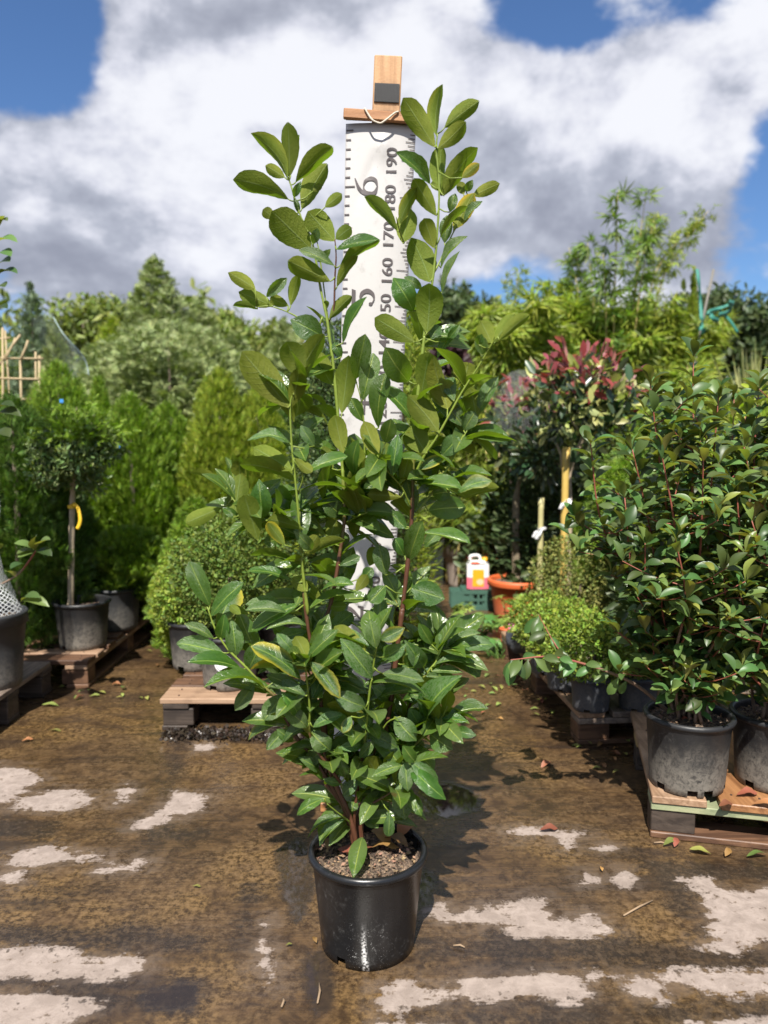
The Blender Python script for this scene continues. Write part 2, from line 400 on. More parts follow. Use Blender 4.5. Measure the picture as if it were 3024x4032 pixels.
def ground_material():
    m_, t, out = mat('wet_concrete')
    g = geopos(t)
    at = lambda n: t.new('ShaderNodeAttribute', attribute_name=n).outputs['Fac']
    n1 = t.noise(g, 9.0, 5.0, .6); n2 = t.noise(g, 46.0, 5.0, .65); n3 = t.noise(g, 190.0, 3.0, .6); n4 = t.noise(g, 2.1, 4.0, .55, .4); n5 = t.noise(t.scale(g, (2.2, 5.0, 1.0), (3.3, 1.0, 0)), 1.0, 5.0, .62, .5)
    br = t.noise(t.scale(g, (5.0, 190.0, 1.0)), 1.0, 3.0, .55)              # brushed lines across the yard
    br2 = t.noise(t.scale(g, (1.6, 26.0, 1.0)), 1.0, 4.0, .6, .4)
    grit = t.noise(t.scale(g, (1.0, 1.5, 1.0)), 115.0, 5.0, .75)
    wob = t.m('ADD', t.m('MULTIPLY', t.m('SUBTRACT', n1, .5), .10), t.m('ADD', t.m('MULTIPLY', t.m('SUBTRACT', n2, .5), .075), t.m('ADD', t.m('MULTIPLY', t.m('SUBTRACT', br2, .5), .085), t.m('MULTIPLY', t.m('SUBTRACT', n3, .5), .018))))
    dry = t.ss(t.m('ADD', at('dry'), wob), -.004, .010)
    damp = t.ss(t.m('ADD', at('dry'), wob), -.06, .0)
    far = t.ss(at('far'), 0.0, 1.0)
    sp = t.ss(t.m('ADD', n2, t.m('MULTIPLY', n1, .45)), .80, .92)
    dry = t.m('MULTIPLY', dry, t.m('SUBTRACT', 1.0, t.m('MULTIPLY', sp, .8)))
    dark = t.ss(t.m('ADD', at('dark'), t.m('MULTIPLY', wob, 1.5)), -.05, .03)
    pud = t.ss(t.m('ADD', at('puddle'), t.m('MULTIPLY', wob, .45)), -.022, .004)
    # dry concrete, damp concrete with brown-gold silt, dark soaked bands and painted pallet shadow
    sp1 = t.noise(g, 58.0, 9.0, .80); sp2 = t.noise(g, 21.0, 7.0, .72, .6); st = t.noise(t.scale(g, (1.3, 7.5, 1.0), (1.7, .4, 0)), 1.0, 7.0, .66, .8)
    dryc = t.mix(t.ss(sp2, .35, .68), (.225, .180, .152), (.325, .266, .230))
    dryc = t.mix(t.m('MULTIPLY', t.ss(sp1, .55, .68), .45), dryc, (.20, .16, .132))
    dryc = t.mix(t.m('MULTIPLY', t.ss(st, .52, .70), .5), dryc, (.22, .175, .145))
    wetc = t.mix(t.ss(sp2, .38, .66), (.036, .021, .011), (.104, .062, .029))
    gold = t.mix(t.ss(sp1, .40, .64), (.036, .021, .009), (.225, .136, .052))
    wetc = t.mix(t.m('MULTIPLY', t.ss(n4, .44, .60), t.ss(n1, .34, .54)), wetc, gold)
    wetc = t.mix(t.m('MULTIPLY', t.ss(sp1, .44, .66), t.ss(n5, .62, .40)), wetc, (.150, .096, .050))
    wetc = t.mix(t.m('MULTIPLY', t.ss(st, .50, .66), .75), wetc, (.030, .021, .016))
    wetc = t.mix(t.m('MULTIPLY', t.m('MULTIPLY', t.ss(br, .48, .62), t.ss(n4, .6, .4)), .45), wetc, (.028, .019, .013))
    damp = t.m('MULTIPLY', damp, t.ss(sp2, .36, .56))
    wetc = t.mix(t.m('MULTIPLY', damp, .55), wetc, (.125, .095, .073))
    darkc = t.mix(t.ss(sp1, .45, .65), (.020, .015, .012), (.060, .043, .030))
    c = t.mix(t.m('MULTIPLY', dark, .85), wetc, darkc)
    c = t.mix(dry, c, dryc)
    c = t.mix(t.m('MULTIPLY', pud, .8), c, (.028, .022, .018))
    pale = t.ss(t.noise(g, 230.0, 1.0, .5), .74, .79)
    c = t.mix(t.m('MULTIPLY', pale, .35), c, (.27, .225, .17))
    ro = t.m('ADD', t.m('MULTIPLY', t.ss(st, .35, .65), -.17), .36)
    ro = t.mix(dark, ro, .24); ro = t.mix(dry, ro, .85)
    ro = t.mix(pud, ro, .02)
    h = t.m('ADD', t.m('MULTIPLY', t.noise(g, 140.0, 6.0, .7), .7), t.m('ADD', t.m('MULTIPLY', br, .25), t.m('MULTIPLY', n3, .3)))
    h = t.m('MULTIPLY', h, t.m('SUBTRACT', 1.0, t.m('MULTIPLY', pud, .985)))
    p = principled(t, out, c, 0.5); t.link(ro, p.inputs['Roughness'])
    t.link(bump_node(t, h, .28, .003), p.inputs['Normal'])
    return m_
def build_ground():
    xs = np.concatenate([[-900, -200, -60, -20, -8, -4], np.linspace(-2.3, 2.3, 260), [4, 8, 20, 60, 200, 900]])
    ys = np.concatenate([[-300, -60, -15, -4, 0], np.linspace(.5, 5.2, 270), [6, 7.5, 10, 15, 25, 60, 200, 1500]])
    X, Y = np.meshgrid(xs, ys); nx, ny = len(xs), len(ys)
    Q = np.stack([X.ravel(), Y.ravel()], 1)
    V = np.column_stack([Q, np.zeros(len(Q))])
    i = np.arange(nx-1)[None, :] + (np.arange(ny-1)*nx)[:, None]; i = i.ravel()
    F = np.stack([i, i+1, i+1+nx, i+nx], 1)
    me = mesh_np('ground', V, F, ground_material())
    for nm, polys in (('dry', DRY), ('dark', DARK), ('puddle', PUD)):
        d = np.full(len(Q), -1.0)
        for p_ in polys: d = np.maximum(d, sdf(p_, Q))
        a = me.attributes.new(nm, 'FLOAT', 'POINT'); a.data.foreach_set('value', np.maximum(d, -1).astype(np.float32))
    a = me.attributes.new('far', 'FLOAT', 'POINT'); a.data.foreach_set('value', np.clip((Q[:, 1]-3)/3, 0, 1).astype(np.float32))
    o = bpy.data.objects.new('ground', me); COL.objects.link(o); o['kind'] = 'structure'
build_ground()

# ---------------------------------------------------------------- shared materials
def plastic(name, col, scuff=(.30, .29, .27), amount=.5, rough=.38, dust=0.0, drip=False):
    m_, t, out = mat(name)
    c = objco(t)
    n1 = t.noise(c, 16.0, 6.0, .65, .5); n2 = t.noise(c, 70.0, 5.0, .7, 1.2); n3 = t.noise(t.scale(c, (30, 30, 5)), 1.0, 4.0, .6)
    f = t.m('MULTIPLY', t.m('MULTIPLY', t.ss(n1, .48, .72), t.ss(n2, .50, .66)), amount)
    f = t.m('ADD', f, t.m('MULTIPLY', t.ss(n2, .69, .73), amount))
    cc = t.mix(f, col, scuff)
    ro = t.m('ADD', t.m('MULTIPLY', n1, .25), rough - .1)
    sep = t.new('ShaderNodeSeparateXYZ'); t.link(c, sep.inputs[0])
    if dust:
        # dried splashes and lime low on the side
        fd = t.m('MULTIPLY', t.ss(t.m('ADD', sep.outputs[2], t.m('MULTIPLY', t.m('SUBTRACT', n1, .5), .16)), .17, .03), dust)
        fd = t.m('MULTIPLY', fd, t.ss(n2, .25, .6))
        cc = t.mix(fd, cc, (.30, .27, .225)); ro = t.mix(fd, ro, .8)
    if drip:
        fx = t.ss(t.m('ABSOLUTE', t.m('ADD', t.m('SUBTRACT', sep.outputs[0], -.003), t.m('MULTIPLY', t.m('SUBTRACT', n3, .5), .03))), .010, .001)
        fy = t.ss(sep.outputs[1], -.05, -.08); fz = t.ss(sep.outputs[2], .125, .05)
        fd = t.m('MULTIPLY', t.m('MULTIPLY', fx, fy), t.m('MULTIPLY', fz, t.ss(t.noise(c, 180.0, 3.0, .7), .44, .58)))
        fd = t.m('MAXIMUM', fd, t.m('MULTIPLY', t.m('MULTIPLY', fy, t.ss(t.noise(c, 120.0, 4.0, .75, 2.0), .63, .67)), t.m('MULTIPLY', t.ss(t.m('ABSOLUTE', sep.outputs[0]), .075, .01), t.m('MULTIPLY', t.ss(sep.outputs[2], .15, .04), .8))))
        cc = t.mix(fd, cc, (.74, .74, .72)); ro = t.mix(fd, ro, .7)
    p = principled(t, out, cc, .4); t.link(ro, p.inputs['Roughness'])
    t.link(bump_node(t, t.m('ADD', n2, t.m('MULTIPLY', n1, .4)), .10, .002), p.inputs['Normal'])
    return m_
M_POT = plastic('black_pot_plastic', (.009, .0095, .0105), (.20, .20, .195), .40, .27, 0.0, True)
M_POTD = plastic('dusty_pot_plastic', (.017, .0175, .019), (.17, .165, .15), .4, .45, .55)
M_POTG = plastic('grey_pot_plastic', (.030, .032, .035), (.18, .17, .16), .35, .5, .35)
M_POTB = plastic('blue_grey_pot_plastic', (.022, .031, .047), (.14, .15, .16), .3, .45, .2)
M_TERRA = plastic('orange_pot_plastic', (.56, .115, .032), (.62, .30, .18), .3, .5, .2)
M_RUST = plastic('rust_red_pot_plastic', (.26, .05, .022), (.4, .2, .12), .3, .5, .15)
M_TAUPE = plastic('taupe_pot_plastic', (.30, .245, .205), (.42, .38, .33), .3, .55, .2)

def soil_material():
    m_, t, out = mat('compost')
    g = geopos(t); n = t.noise(g, 120.0, 5.0, .7); n2 = t.noise(g, 18.0, 4.0, .6)
    c = t.mix(t.ss(n, .38, .66), (.026, .017, .012), (.30, .21, .145))
    c = t.mix(t.ss(n2, .30, .46), (.045, .030, .021), c)
    c = t.mix(t.ss(t.noise(g, 330.0, 2.0, .5), .70, .76), c, (.45, .38, .28))
    p = principled(t, out, c, .9); t.link(bump_node(t, n, .8, .01), p.inputs['Normal'])
    return m_
M_SOIL = soil_material()
M_CHIP = leafmat('bark_chips', (.20, .125, .075), (.20, .125, .075), 0.0, .8, .7)
M_W_PALE = wood('pale_pallet_wood', (.42, .285, .185), (.235, .14, .085), 'X')
M_W_ORANGE = wood('orange_wet_board', (.40, .20, .085), (.17, .075, .03), 'Y', .45)
M_W_GREY = wood('grey_weathered_board', (.30, .235, .19), (.12, .088, .066), 'Y')
M_W_DARK = wood('dark_damp_wood', (.085, .063, .048), (.030, .021, .016), 'X', .6)
M_W_BLOCK = wood('pallet_block_wood', (.24, .165, .11), (.10, .065, .042), 'X')
M_W_BRN = wood('brown_pallet_wood', (.19, .10, .055), (.07, .035, .02), 'X', .55)
M_W_POST = wood('planed_pine', (.56, .335, .165), (.38, .20, .085), 'Z', .55)
M_W_BAR = wood('varnished_bar', (.46, .235, .10), (.27, .115, .042), 'X', .5)

# ---------------------------------------------------------------- pots
def pot_mesh(name, rb, rt, h, m_, n=72, lip=.011, wall=.003, notch=True, lipband=0.0, notches=(234,)):
    mb = MB()
    # closed profile: outside wall, rolled lip, inside wall, bottom
    rl = rt - lip*.9
    prof = [(rb-.004, .0), (rb, .002), (rb + (rl-rb)*.1, h*.1), (rb + (rl-rb)*.5, h*.5), (rl - .0005, h-lip*1.9)]
    if lipband: prof += [(rl, h-lipband), (rt-.001, h-lipband+.002)]
    prof += [(rl+.001, h-lip*1.65), (rt-lip*.25, h-lip*1.45), (rt, h-lip*.95), (rt-lip*.12, h-lip*.4), (rt-lip*.45, h-lip*.06), (rt-lip*.8, h), (rt-lip*1.15, h-lip*.12), (rt-lip*1.35, h-lip*.5), (rt-lip*1.38, h-lip*1.2), (rb-wall, .018), (0.0005, .018)]
    if lipband: prof = [p_ for p_ in prof if not (h-lipband+.003 < p_[1] < h-lip*1.5 and p_[0] > rl-.002)]
    mb.lathe(prof, n=n)
    if notch:
        keep = []
        cut = set()
        for a in notches:
            k0 = int(n*a/360); cut |= {k0 % n, (k0+1) % n} | ({(k0+2) % n} if n > 60 else set())
        for f in mb.f:
            i = f[0]//n; k = f[0] % n
            if k in cut and i in (0, 1): continue
            keep.append(f)
        mb.f = keep
    return mb.mesh(name, m_, True)
def soil_mesh(name, r, seed=0, amp=.008, dome=.01):
    rings, n = 14, 40; rr = np.random.default_rng(seed)
    V = [(0, 0, dome)]
    for i in range(1, rings+1):
        for k in range(n):
            q = i/rings; a = 2*math.pi*k/n
            z = dome*(1-q*q) + amp*(math.sin(5*a+seed)*math.sin(7*q+seed)*.5 + rr.normal()*.35)
            V.append((r*q*math.cos(a), r*q*math.sin(a), z))
    F = [(0, 1+k, 1+(k+1) % n) for k in range(n)]
    F += [(1+(i-1)*n+k, 1+i*n+k, 1+i*n+(k+1) % n, 1+(i-1)*n+(k+1) % n) for i in range(1, rings) for k in range(n)]
    return mesh_np(name, np.array(V), F, M_SOIL, True)
def place(me, loc): me.transform(Matrix.Translation(Vector(loc))); return me
def chips(r, c, n, seed=0, size=.009):
    rr = np.random.default_rng(seed)
    q = np.sqrt(rr.random(n))*r*.97; a = rr.random(n)*6.283
    T = np.stack([q*np.cos(a)+c[0], q*np.sin(a)+c[1], np.full(n, c[2]) + .004 + .008*(1-(q/r)**2) + rr.random(n)*.004], 1)
    D = unit(rr.normal(size=(n, 3))*np.array([1, 1, .35])); N = unit(rr.normal(size=(n, 3))*.6 + np.array([0, 0, 1]))
    V, F = scatter(*T_BOX, T, frames(D, N), size*(.5+rr.random(n)))
    return mesh_np('bark_chips', V, F, M_CHIP)
def add_pot(parent, c, rb, rt, h, m_, seed=0, fill=.8, n=64, chipn=250, **kw):
    """pot, compost and chips of a potted plant; returns the compost height"""
    po = link('pot', place(pot_mesh('pot', rb, rt, h, m_, n, **kw), c), parent)
    po.data.transform(Matrix.Translation(-(Vector(c) - wloc(parent)))); po.location = Vector(c) - wloc(parent)
    z = c[2] + h*fill; rs = rb + (rt-rb)*fill - .010
    link('soil', place(soil_mesh('soil', rs, seed), (c[0], c[1], z)), parent)
    link('bark_chips', chips(rs, (c[0], c[1], z), chipn, seed), parent, 'stuff')
    return z

# ---------------------------------------------------------------- the laurel in front
def laurel_leaf_material():
    m_, t, out = mat('laurel_leaf')
    g = t.new('ShaderNodeNewGeometry'); info = t.new('ShaderNodeObjectInfo'); rnd = info.outputs['Random']
    uv = t.new('ShaderNodeUVMap').outputs[0]; sep = t.new('ShaderNodeSeparateXYZ'); t.link(uv, sep.inputs[0])
    u, v = sep.outputs[0], sep.outputs[1]
    av = t.m('ABSOLUTE', v)
    oc = t.new('ShaderNodeTexCoord').outputs['Object']
    nv = t.new('ShaderNodeVectorMath'); nv.operation = 'ADD'
    cb = t.new('ShaderNodeCombineXYZ'); t.link(t.m('MULTIPLY', rnd, 31.0), cb.inputs[2]); t.link(oc, nv.inputs[0]); t.link(cb.outputs[0], nv.inputs[1])
    n1 = t.noise(nv.outputs[0], 5.0, 4.0, .6); n2 = t.noise(nv.outputs[0], 22.0, 4.0, .65)
    mid = t.ss(av, .075, .025)
    pet = t.ss(u, .035, .015)
    line = t.m('ABSOLUTE', t.m('SUBTRACT', t.m('FRACT', t.m('ADD', t.m('MULTIPLY', t.m('SUBTRACT', u, t.m('MULTIPLY', t.m('POWER', av, 1.3), .17)), 10.0), t.m('MULTIPLY', t.m('GREATER_THAN', v, 0.0), .45))), .5))
    side = t.m('MULTIPLY', t.ss(line, .09, .015), t.ss(av, .95, .3))
    back = g.outputs['Backfacing']
    # upper face
    topc = t.mix(t.ss(n1, .35, .65), (.042, .108, .016), (.072, .152, .022))
    dust_sheen = t.m('MULTIPLY', t.ss(t.m('ADD', n2, t.m('MULTIPLY', n1, .5)), .62, .86), t.ss(rnd, .15, .75))  # dust film, strengthened to paint a pale sheen into the colour
    topc = t.mix(t.m('MULTIPLY', dust_sheen, .75), topc, (.150, .205, .095))
    topc = t.mix(t.m('MULTIPLY', side, .16), topc, (.10, .20, .04))
    topc = t.mix(mid, topc, (.26, .36, .065))
    # lower face
    und = t.mix(t.ss(n1, .3, .7), (.145, .185, .024), (.188, .222, .034))
    und = t.mix(t.m('MULTIPLY', side, .22), und, (.075, .12, .03))
    und = t.mix(mid, und, (.20, .26, .075))
    c = t.mix(back, topc, und)
    c = t.mix(pet, c, (.30, .36, .07))
    # a yellowing margin on a few, brown nibbles on more
    yl = t.m('MULTIPLY', t.ss(rnd, .93, .97), t.ss(t.m('ADD', av, t.m('MULTIPLY', u, .5)), .7, 1.3)); c = t.mix(yl, c, (.45, .36, .03))
    sp = t.m('MULTIPLY', t.ss(t.noise(nv.outputs[0], 13.0, 2.0, .5), .72, .75), .8); c = t.mix(sp, c, (.11, .065, .025))
    hs = t.new('ShaderNodeHueSaturation'); t.link(c, hs.inputs['Color'])
    r2 = t.m('FRACT', t.m('MULTIPLY', rnd, 13.7)); t.link(t.m('ADD', t.m('MULTIPLY', r2, .42), .80), hs.inputs['Value'])
    t.link(t.m('ADD', t.m('MULTIPLY', t.m('FRACT', t.m('MULTIPLY', rnd, 5.1)), .035), .482), hs.inputs['Hue'])
    p = principled(t, None, hs.outputs[0], .4)
    ro = t.mix(back, t.m('ADD', t.m('MULTIPLY', dust_sheen, .25), .24), .55); t.link(ro, p.inputs['Roughness'])
    t.link(t.m('SUBTRACT', .65, t.m('MULTIPLY', back, .45)), p.inputs['Specular IOR Level'])
    h = t.m('ADD', t.m('MULTIPLY', side, -.6), t.m('ADD', t.m('MULTIPLY', mid, -.9), t.m('MULTIPLY', n2, .5)))
    t.link(bump_node(t, h, .35, .03), p.inputs['Normal'])
    tr = t.new('ShaderNodeBsdfTranslucent')
    tc_ = t.mix(mid, (.21, .37, .014), (.27, .40, .045)); tc_ = t.mix(t.m('MULTIPLY', side, .3), tc_, (.09, .2, .015))
    t.link(tc_, tr.inputs['Color'])
    mx = t.new('ShaderNodeMixShader'); mx.inputs[0].default_value = .36
    t.link(p.outputs[0], mx.inputs[1]); t.link(tr.outputs[0], mx.inputs[2]); t.link(mx.outputs[0], out.inputs['Surface'])
    return m_
M_LAUREL = laurel_leaf_material()

def leaf_mesh(name, m_, peak=.58, point=.35, bulge=.10, fold=.12, wave=.0, teeth=.012, nu=13, nv=4, petiole=.03, notch=0.0, twist=0.0, sweep=0.0):
    """unit length along x, half width .5 along y (scaled later), upper face +z"""
    V = []; UV = []
    for i in range(nu+1):
        u = i/nu
        if u < petiole: wd = .035 + .02*u/petiole
        else:
            q = (u-petiole)/(1-petiole)
            a = peak
            if q <= a: wd = math.sin(math.pi/2*(q/a))**.66
            else:
                x = (q-a)/(1-a); wd = (1 - x**(2.0+.9*(1-point)))**(.62 + .75*point)
            wd = max(wd, .02 if i < nu else .012)
        for j in range(nv+1):
            s = j/nv*2 - 1
            jag = (teeth if (i % 2) else -teeth*.3) if abs(s) == 1 and u > petiole*1.6 else 0
            y = s*.5*(wd + jag*2)
            x = u
            if notch and u > .75: x = u - notch*(1-abs(s))*((u-.75)/.25)**2
            z = bulge*4*u*(1-u) + fold*(abs(s)**1.4)*wd*.5 + wave*math.sin(u*9 + s*2.5)*abs(s)*wd
            y += sweep*4*u*(1-u)
            z += twist*s*wd*(u-.3)*.5
            V.append((x, y, z)); UV.append((u, s))
    F = [(i*(nv+1)+j, (i+1)*(nv+1)+j, (i+1)*(nv+1)+j+1, i*(nv+1)+j+1) for i in range(nu) for j in range(nv)]
    return mesh_np(name, np.array(V), F, m_, True, np.array(UV))
LV_OB = [leaf_mesh('leaf', M_LAUREL, .60, .12, .07, .13, .012), leaf_mesh('leaf', M_LAUREL, .63, .05, .10, .10, .02, twist=.12), leaf_mesh('leaf', M_LAUREL, .56, .25, .12, .16, .01, sweep=.05), leaf_mesh('leaf', M_LAUREL, .60, .1, .05, .2, .02, notch=.05, twist=-.1)]
LV_EL = [leaf_mesh('leaf', M_LAUREL, .52, .55, .09, .14, .012), leaf_mesh('leaf', M_LAUREL, .48, .7, .13, .18, .015, twist=.15, sweep=-.04), leaf_mesh('leaf', M_LAUREL, .55, .45, .06, .12, .02, twist=-.12), leaf_mesh('leaf', M_LAUREL, .50, .6, .16, .2, .01, sweep=.05), leaf_mesh('leaf', M_LAUREL, .54, .5, .20, .10, .045, .02, twist=.3, sweep=-.06), leaf_mesh('leaf', M_LAUREL, .52, .4, .08, .26, .03, .03, notch=.06, sweep=.03)]
LV_HEART = leaf_mesh('leaf', M_LAUREL, .62, .0, .05, .12, .01, notch=.13)

CAMV = Vector((0, 0, CAM_H))
def put_leaf(parent, me, B, T, wid, side, rng, roll=None, name='leaf', maxratio=.46):
    """a leaf from B to T, wid metres wide as seen; its upper ('t') or lower ('u') face towards the camera"""
    X = (T-B); L = X.length; X.normalize()
    mid = (B+T)/2; toc = (CAMV-mid).normalized()
    n = toc if side == 't' else -toc
    n = (n - X*n.dot(X))
    if n.length < .05: n = Vector((0, 0, 1)) - X*X.z
    n.normalize()
    W = max(wid, L*.37); W = min(W, L*maxratio) if wid < L*maxratio else wid
    if roll is None:
        roll = math.acos(max(-1, min(1, wid/W)))*.95
    # turn the upper face upwards
    a = Matrix.Rotation(roll, 3, X) @ n; b = Matrix.Rotation(-roll, 3, X) @ n
    if abs(a.z-b.z) < .05: n = a if rng.random() < .5 else b
    else: n = a if a.z > b.z else b
    Yv = n.cross(X).normalized(); n = X.cross(Yv)
    M = Matrix((( X.x*L, Yv.x*W, n.x*L, B.x), (X.y*L, Yv.y*W, n.y*L, B.y), (X.z*L, Yv.z*W, n.z*L, B.z), (0, 0, 0, 1)))
    o = bpy.data.objects.new(name, me); COL.objects.link(o); o.parent = parent
    o.matrix_local = Matrix.Translation(-wloc(parent)) @ M
    return o

def stem_material(name, young, old, rough=.5):
    m_, t, out = mat(name)
    uv = t.new('ShaderNodeUVMap').outputs[0]; sep = t.new('ShaderNodeSeparateXYZ'); t.link(uv, sep.inputs[0])
    g = geopos(t); n = t.noise(g, 55.0, 4.0, .6); n2 = t.noise(t.scale(g, (1, 1, .3)), 220.0, 3.0, .6)
    f = t.ss(t.m('ADD', sep.outputs[0], t.m('MULTIPLY', t.m('SUBTRACT', n, .5), .2)), .42, .58)
    o_ = t.mix(n2, tuple(x*.55 for x in old), tuple(x*1.5 for x in old)); y_ = t.mix(n, tuple(x*.8 for x in young), tuple(x*1.2 for x in young))
    c = t.mix(f, o_, y_)
    p = principled(t, out, c, rough); t.link(bump_node(t, n2, .3, .002), p.inputs['Normal'])
    return m_
M_LSTEM = stem_material('laurel_stem', (.165, .225, .028), (.085, .032, .016))
# stems traced against the photograph: crop A (800,150), B (650,1250), C (650,2300); then age at both ends, radius in mm at both ends, depth offset
KA = (800, 150, 1300/1659); KB = (650, 1250, 1500/1659); KC = (650, 2300, 1350/1659)
KR = {'A': KA, 'B': KB, 'C': KC}
def kp(k, x, y): ox, oy, s = KR[k]; return (ox + x*s, oy + y*s)
POT_C = G(1449, 3708); POT_RB, POT_RT, POT_H = .104, .134, .222
POT_C.y += .005
LY = POT_C.y
laurel = thing('potted_laurel', 'tall bushy cherry laurel in a black pot standing before the white measuring banner', 'potted plant', (POT_C.x, POT_C.y, 0))
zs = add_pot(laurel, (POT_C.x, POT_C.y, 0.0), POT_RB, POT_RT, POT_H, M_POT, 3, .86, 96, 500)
def mound(px, py): return G(px, py, zs+.01)
STEMS = [
 # (points, age0, age1, r0, r1, dy0, dy1)
 ('C890,1150 C850,1050 C775,950 C790,830 C760,600 C740,400 C735,300', 'B725,1230 B760,1030 B780,880 B775,700 B768,610 B735,230 B715,80', 'A620,1400 A590,1260 A565,1110 A540,1000 A492,900 A450,770 A428,700', .0, 1.0, 9, 2.2, .0, .06),
 ('A622,1440 A655,1365 A662,1200 A668,1100 A662,1010', '', '', .35, .42, 3.4, 1.8, .05, .03),
 ('C905,1160 C840,1000 C800,900 C770,800 C755,580 C735,370 C700,260 C668,20', 'B622,1290 B605,1150 B592,1030 B588,950 B572,760 B552,560 B545,395', 'B556,330 B575,290', .0, .95, 8, 2.0, -.02, -.06),
 ('C915,1160 C945,900 C970,740 C985,560 C1012,370 C1030,280', '', '', .1, .95, 6, 2.0, -.01, -.10),
 ('C920,1160 C1000,980 C1080,640 C1115,380 C1148,120', 'B1030,1300 B1062,1020 B1075,850 B1080,640 B1088,470 B1110,250 B1128,90', 'A1110,1490 A1155,1200 A1175,1000 A1186,760 A1172,560 A1178,480', .0, 1.0, 10, 2.2, .04, .05),
 ('B1085,690 B1130,600 B1190,510 B1290,330 B1370,205 B1420,120 B1450,85', '', '', .6, 1.0, 4.5, 1.8, .04, -.03),
 ('B1095,850 B1180,740 B1260,600 B1300,520 B1340,450', '', '', .6, 1.0, 3.5, 1.8, .04, .06),
 ('A1165,1170 A1210,1080 A1260,970 A1320,880 A1345,820', '', '', .8, 1.0, 3, 1.6, .05, .10),
 ('C880,1120 C740,870 C620,720 C545,560 C470,490 C395,405 C300,310 C240,210 C205,110', '', '', .15, .8, 7, 2.2, .0, .02),
 ('C850,960 C710,760 C700,600 C682,430 C678,360', '', '', .3, .9, 4.5, 1.8, -.05, -.12),
 ('C950,1120 C1080,920 C1180,810 C1270,715 C1335,650 C1365,590', '', '', .15, .8, 6, 2.0, .02, -.02),
 ('C990,980 C1150,660 C1240,470 C1300,390 C1345,330 C1362,300', '', '', .2, .9, 5, 1.8, .06, .08),
 ('C760,620 C800,560 C860,500', '', '', .5, .8, 3, 1.8, .02, -.04),
 ('B782,900 B840,865 B880,850', '', '', .6, .9, 3.2, 1.8, .04, -.02),
 ('B790,860 B815,800 B840,700', '', '', .7, 1.0, 3.2, 1.6, .04, .03),
 ('B1070,830 B1030,740 B960,660 B925,600', '', '', .7, 1.0, 3.0, 1.6, .04, -.03),
 ('B580,760 B600,690 B560,620', '', '', .6, .9, 2.6, 1.5, -.05, -.08),
 ('B590,920 B480,880 B400,890 B330,830 B270,760', '', '', .5, .9, 3.2, 1.6, -.05, -.02),
 ('A600,1400 A560,1480 A470,1400 A350,1350 A270,1350', '', '', .6, 1.0, 3.0, 1.5, .06, .06),
 ('A635,1480 A580,1060 A556,1010', '', '', .7, .9, 2.6, 1.5, .05, .06),
 ('A1010,1030 A985,960 A970,900', '', '', .8, 1.0, 2.4, 1.4, .04, .0),
 ('B870,620 B865,450 B855,365 B828,265', '', '', .8, 1.0, 3.2, 1.5, .05, .04),
 ('C960,1120 C1100,1000 C1150,900 C1170,860', '', '', .2, .8, 4.5, 1.8, -.02, -.08),
 ('C985,900 C1060,690 C1140,640', '', '', .3, .8, 3.5, 1.6, .0, -.06),
 ('C900,1180 C880,1140 C835,1105 C780,1060', '', '', .3, .9, 3.5, 1.6, -.02, -.08),
]
STEM_PTS = []
for s_ in STEMS:
    raw = ' '.join(s_[:3]).split(); pts = []
    n_ = len(raw)
    for i, q in enumerate(raw):
        px, py = kp(q[0], *map(float, q[1:].split(',')))
        f = i/max(1, n_-1); dy = s_[7]*(1-f) + s_[8]*f
        pts.append(P(px, py, LY + dy))
    if raw[0][0] == 'C' and float(raw[0].split(',')[1]) > 1100:
        b = pts[0]; b.z = zs - .02 if b.z < zs + .06 else b.z
        pts.insert(0, Vector((POT_C.x + (b.x-POT_C.x)*.45, LY + s_[7]*.5, zs - .03)))
    c = catmull(pts, 5); STEM_PTS.append(c)
    m_ = len(c); sub = MB()
    sub.tube(c, [(s_[5]*(1-i/(m_-1)) + s_[6]*i/(m_-1))*.00072*(1 + .12*math.sin(i*1.9)) for i in range(m_)], 8, age=[s_[3]*(1-i/(m_-1)) + s_[4]*i/(m_-1) for i in range(m_)])
    link('stem', sub.mesh('stem', M_LSTEM, True, True), laurel)

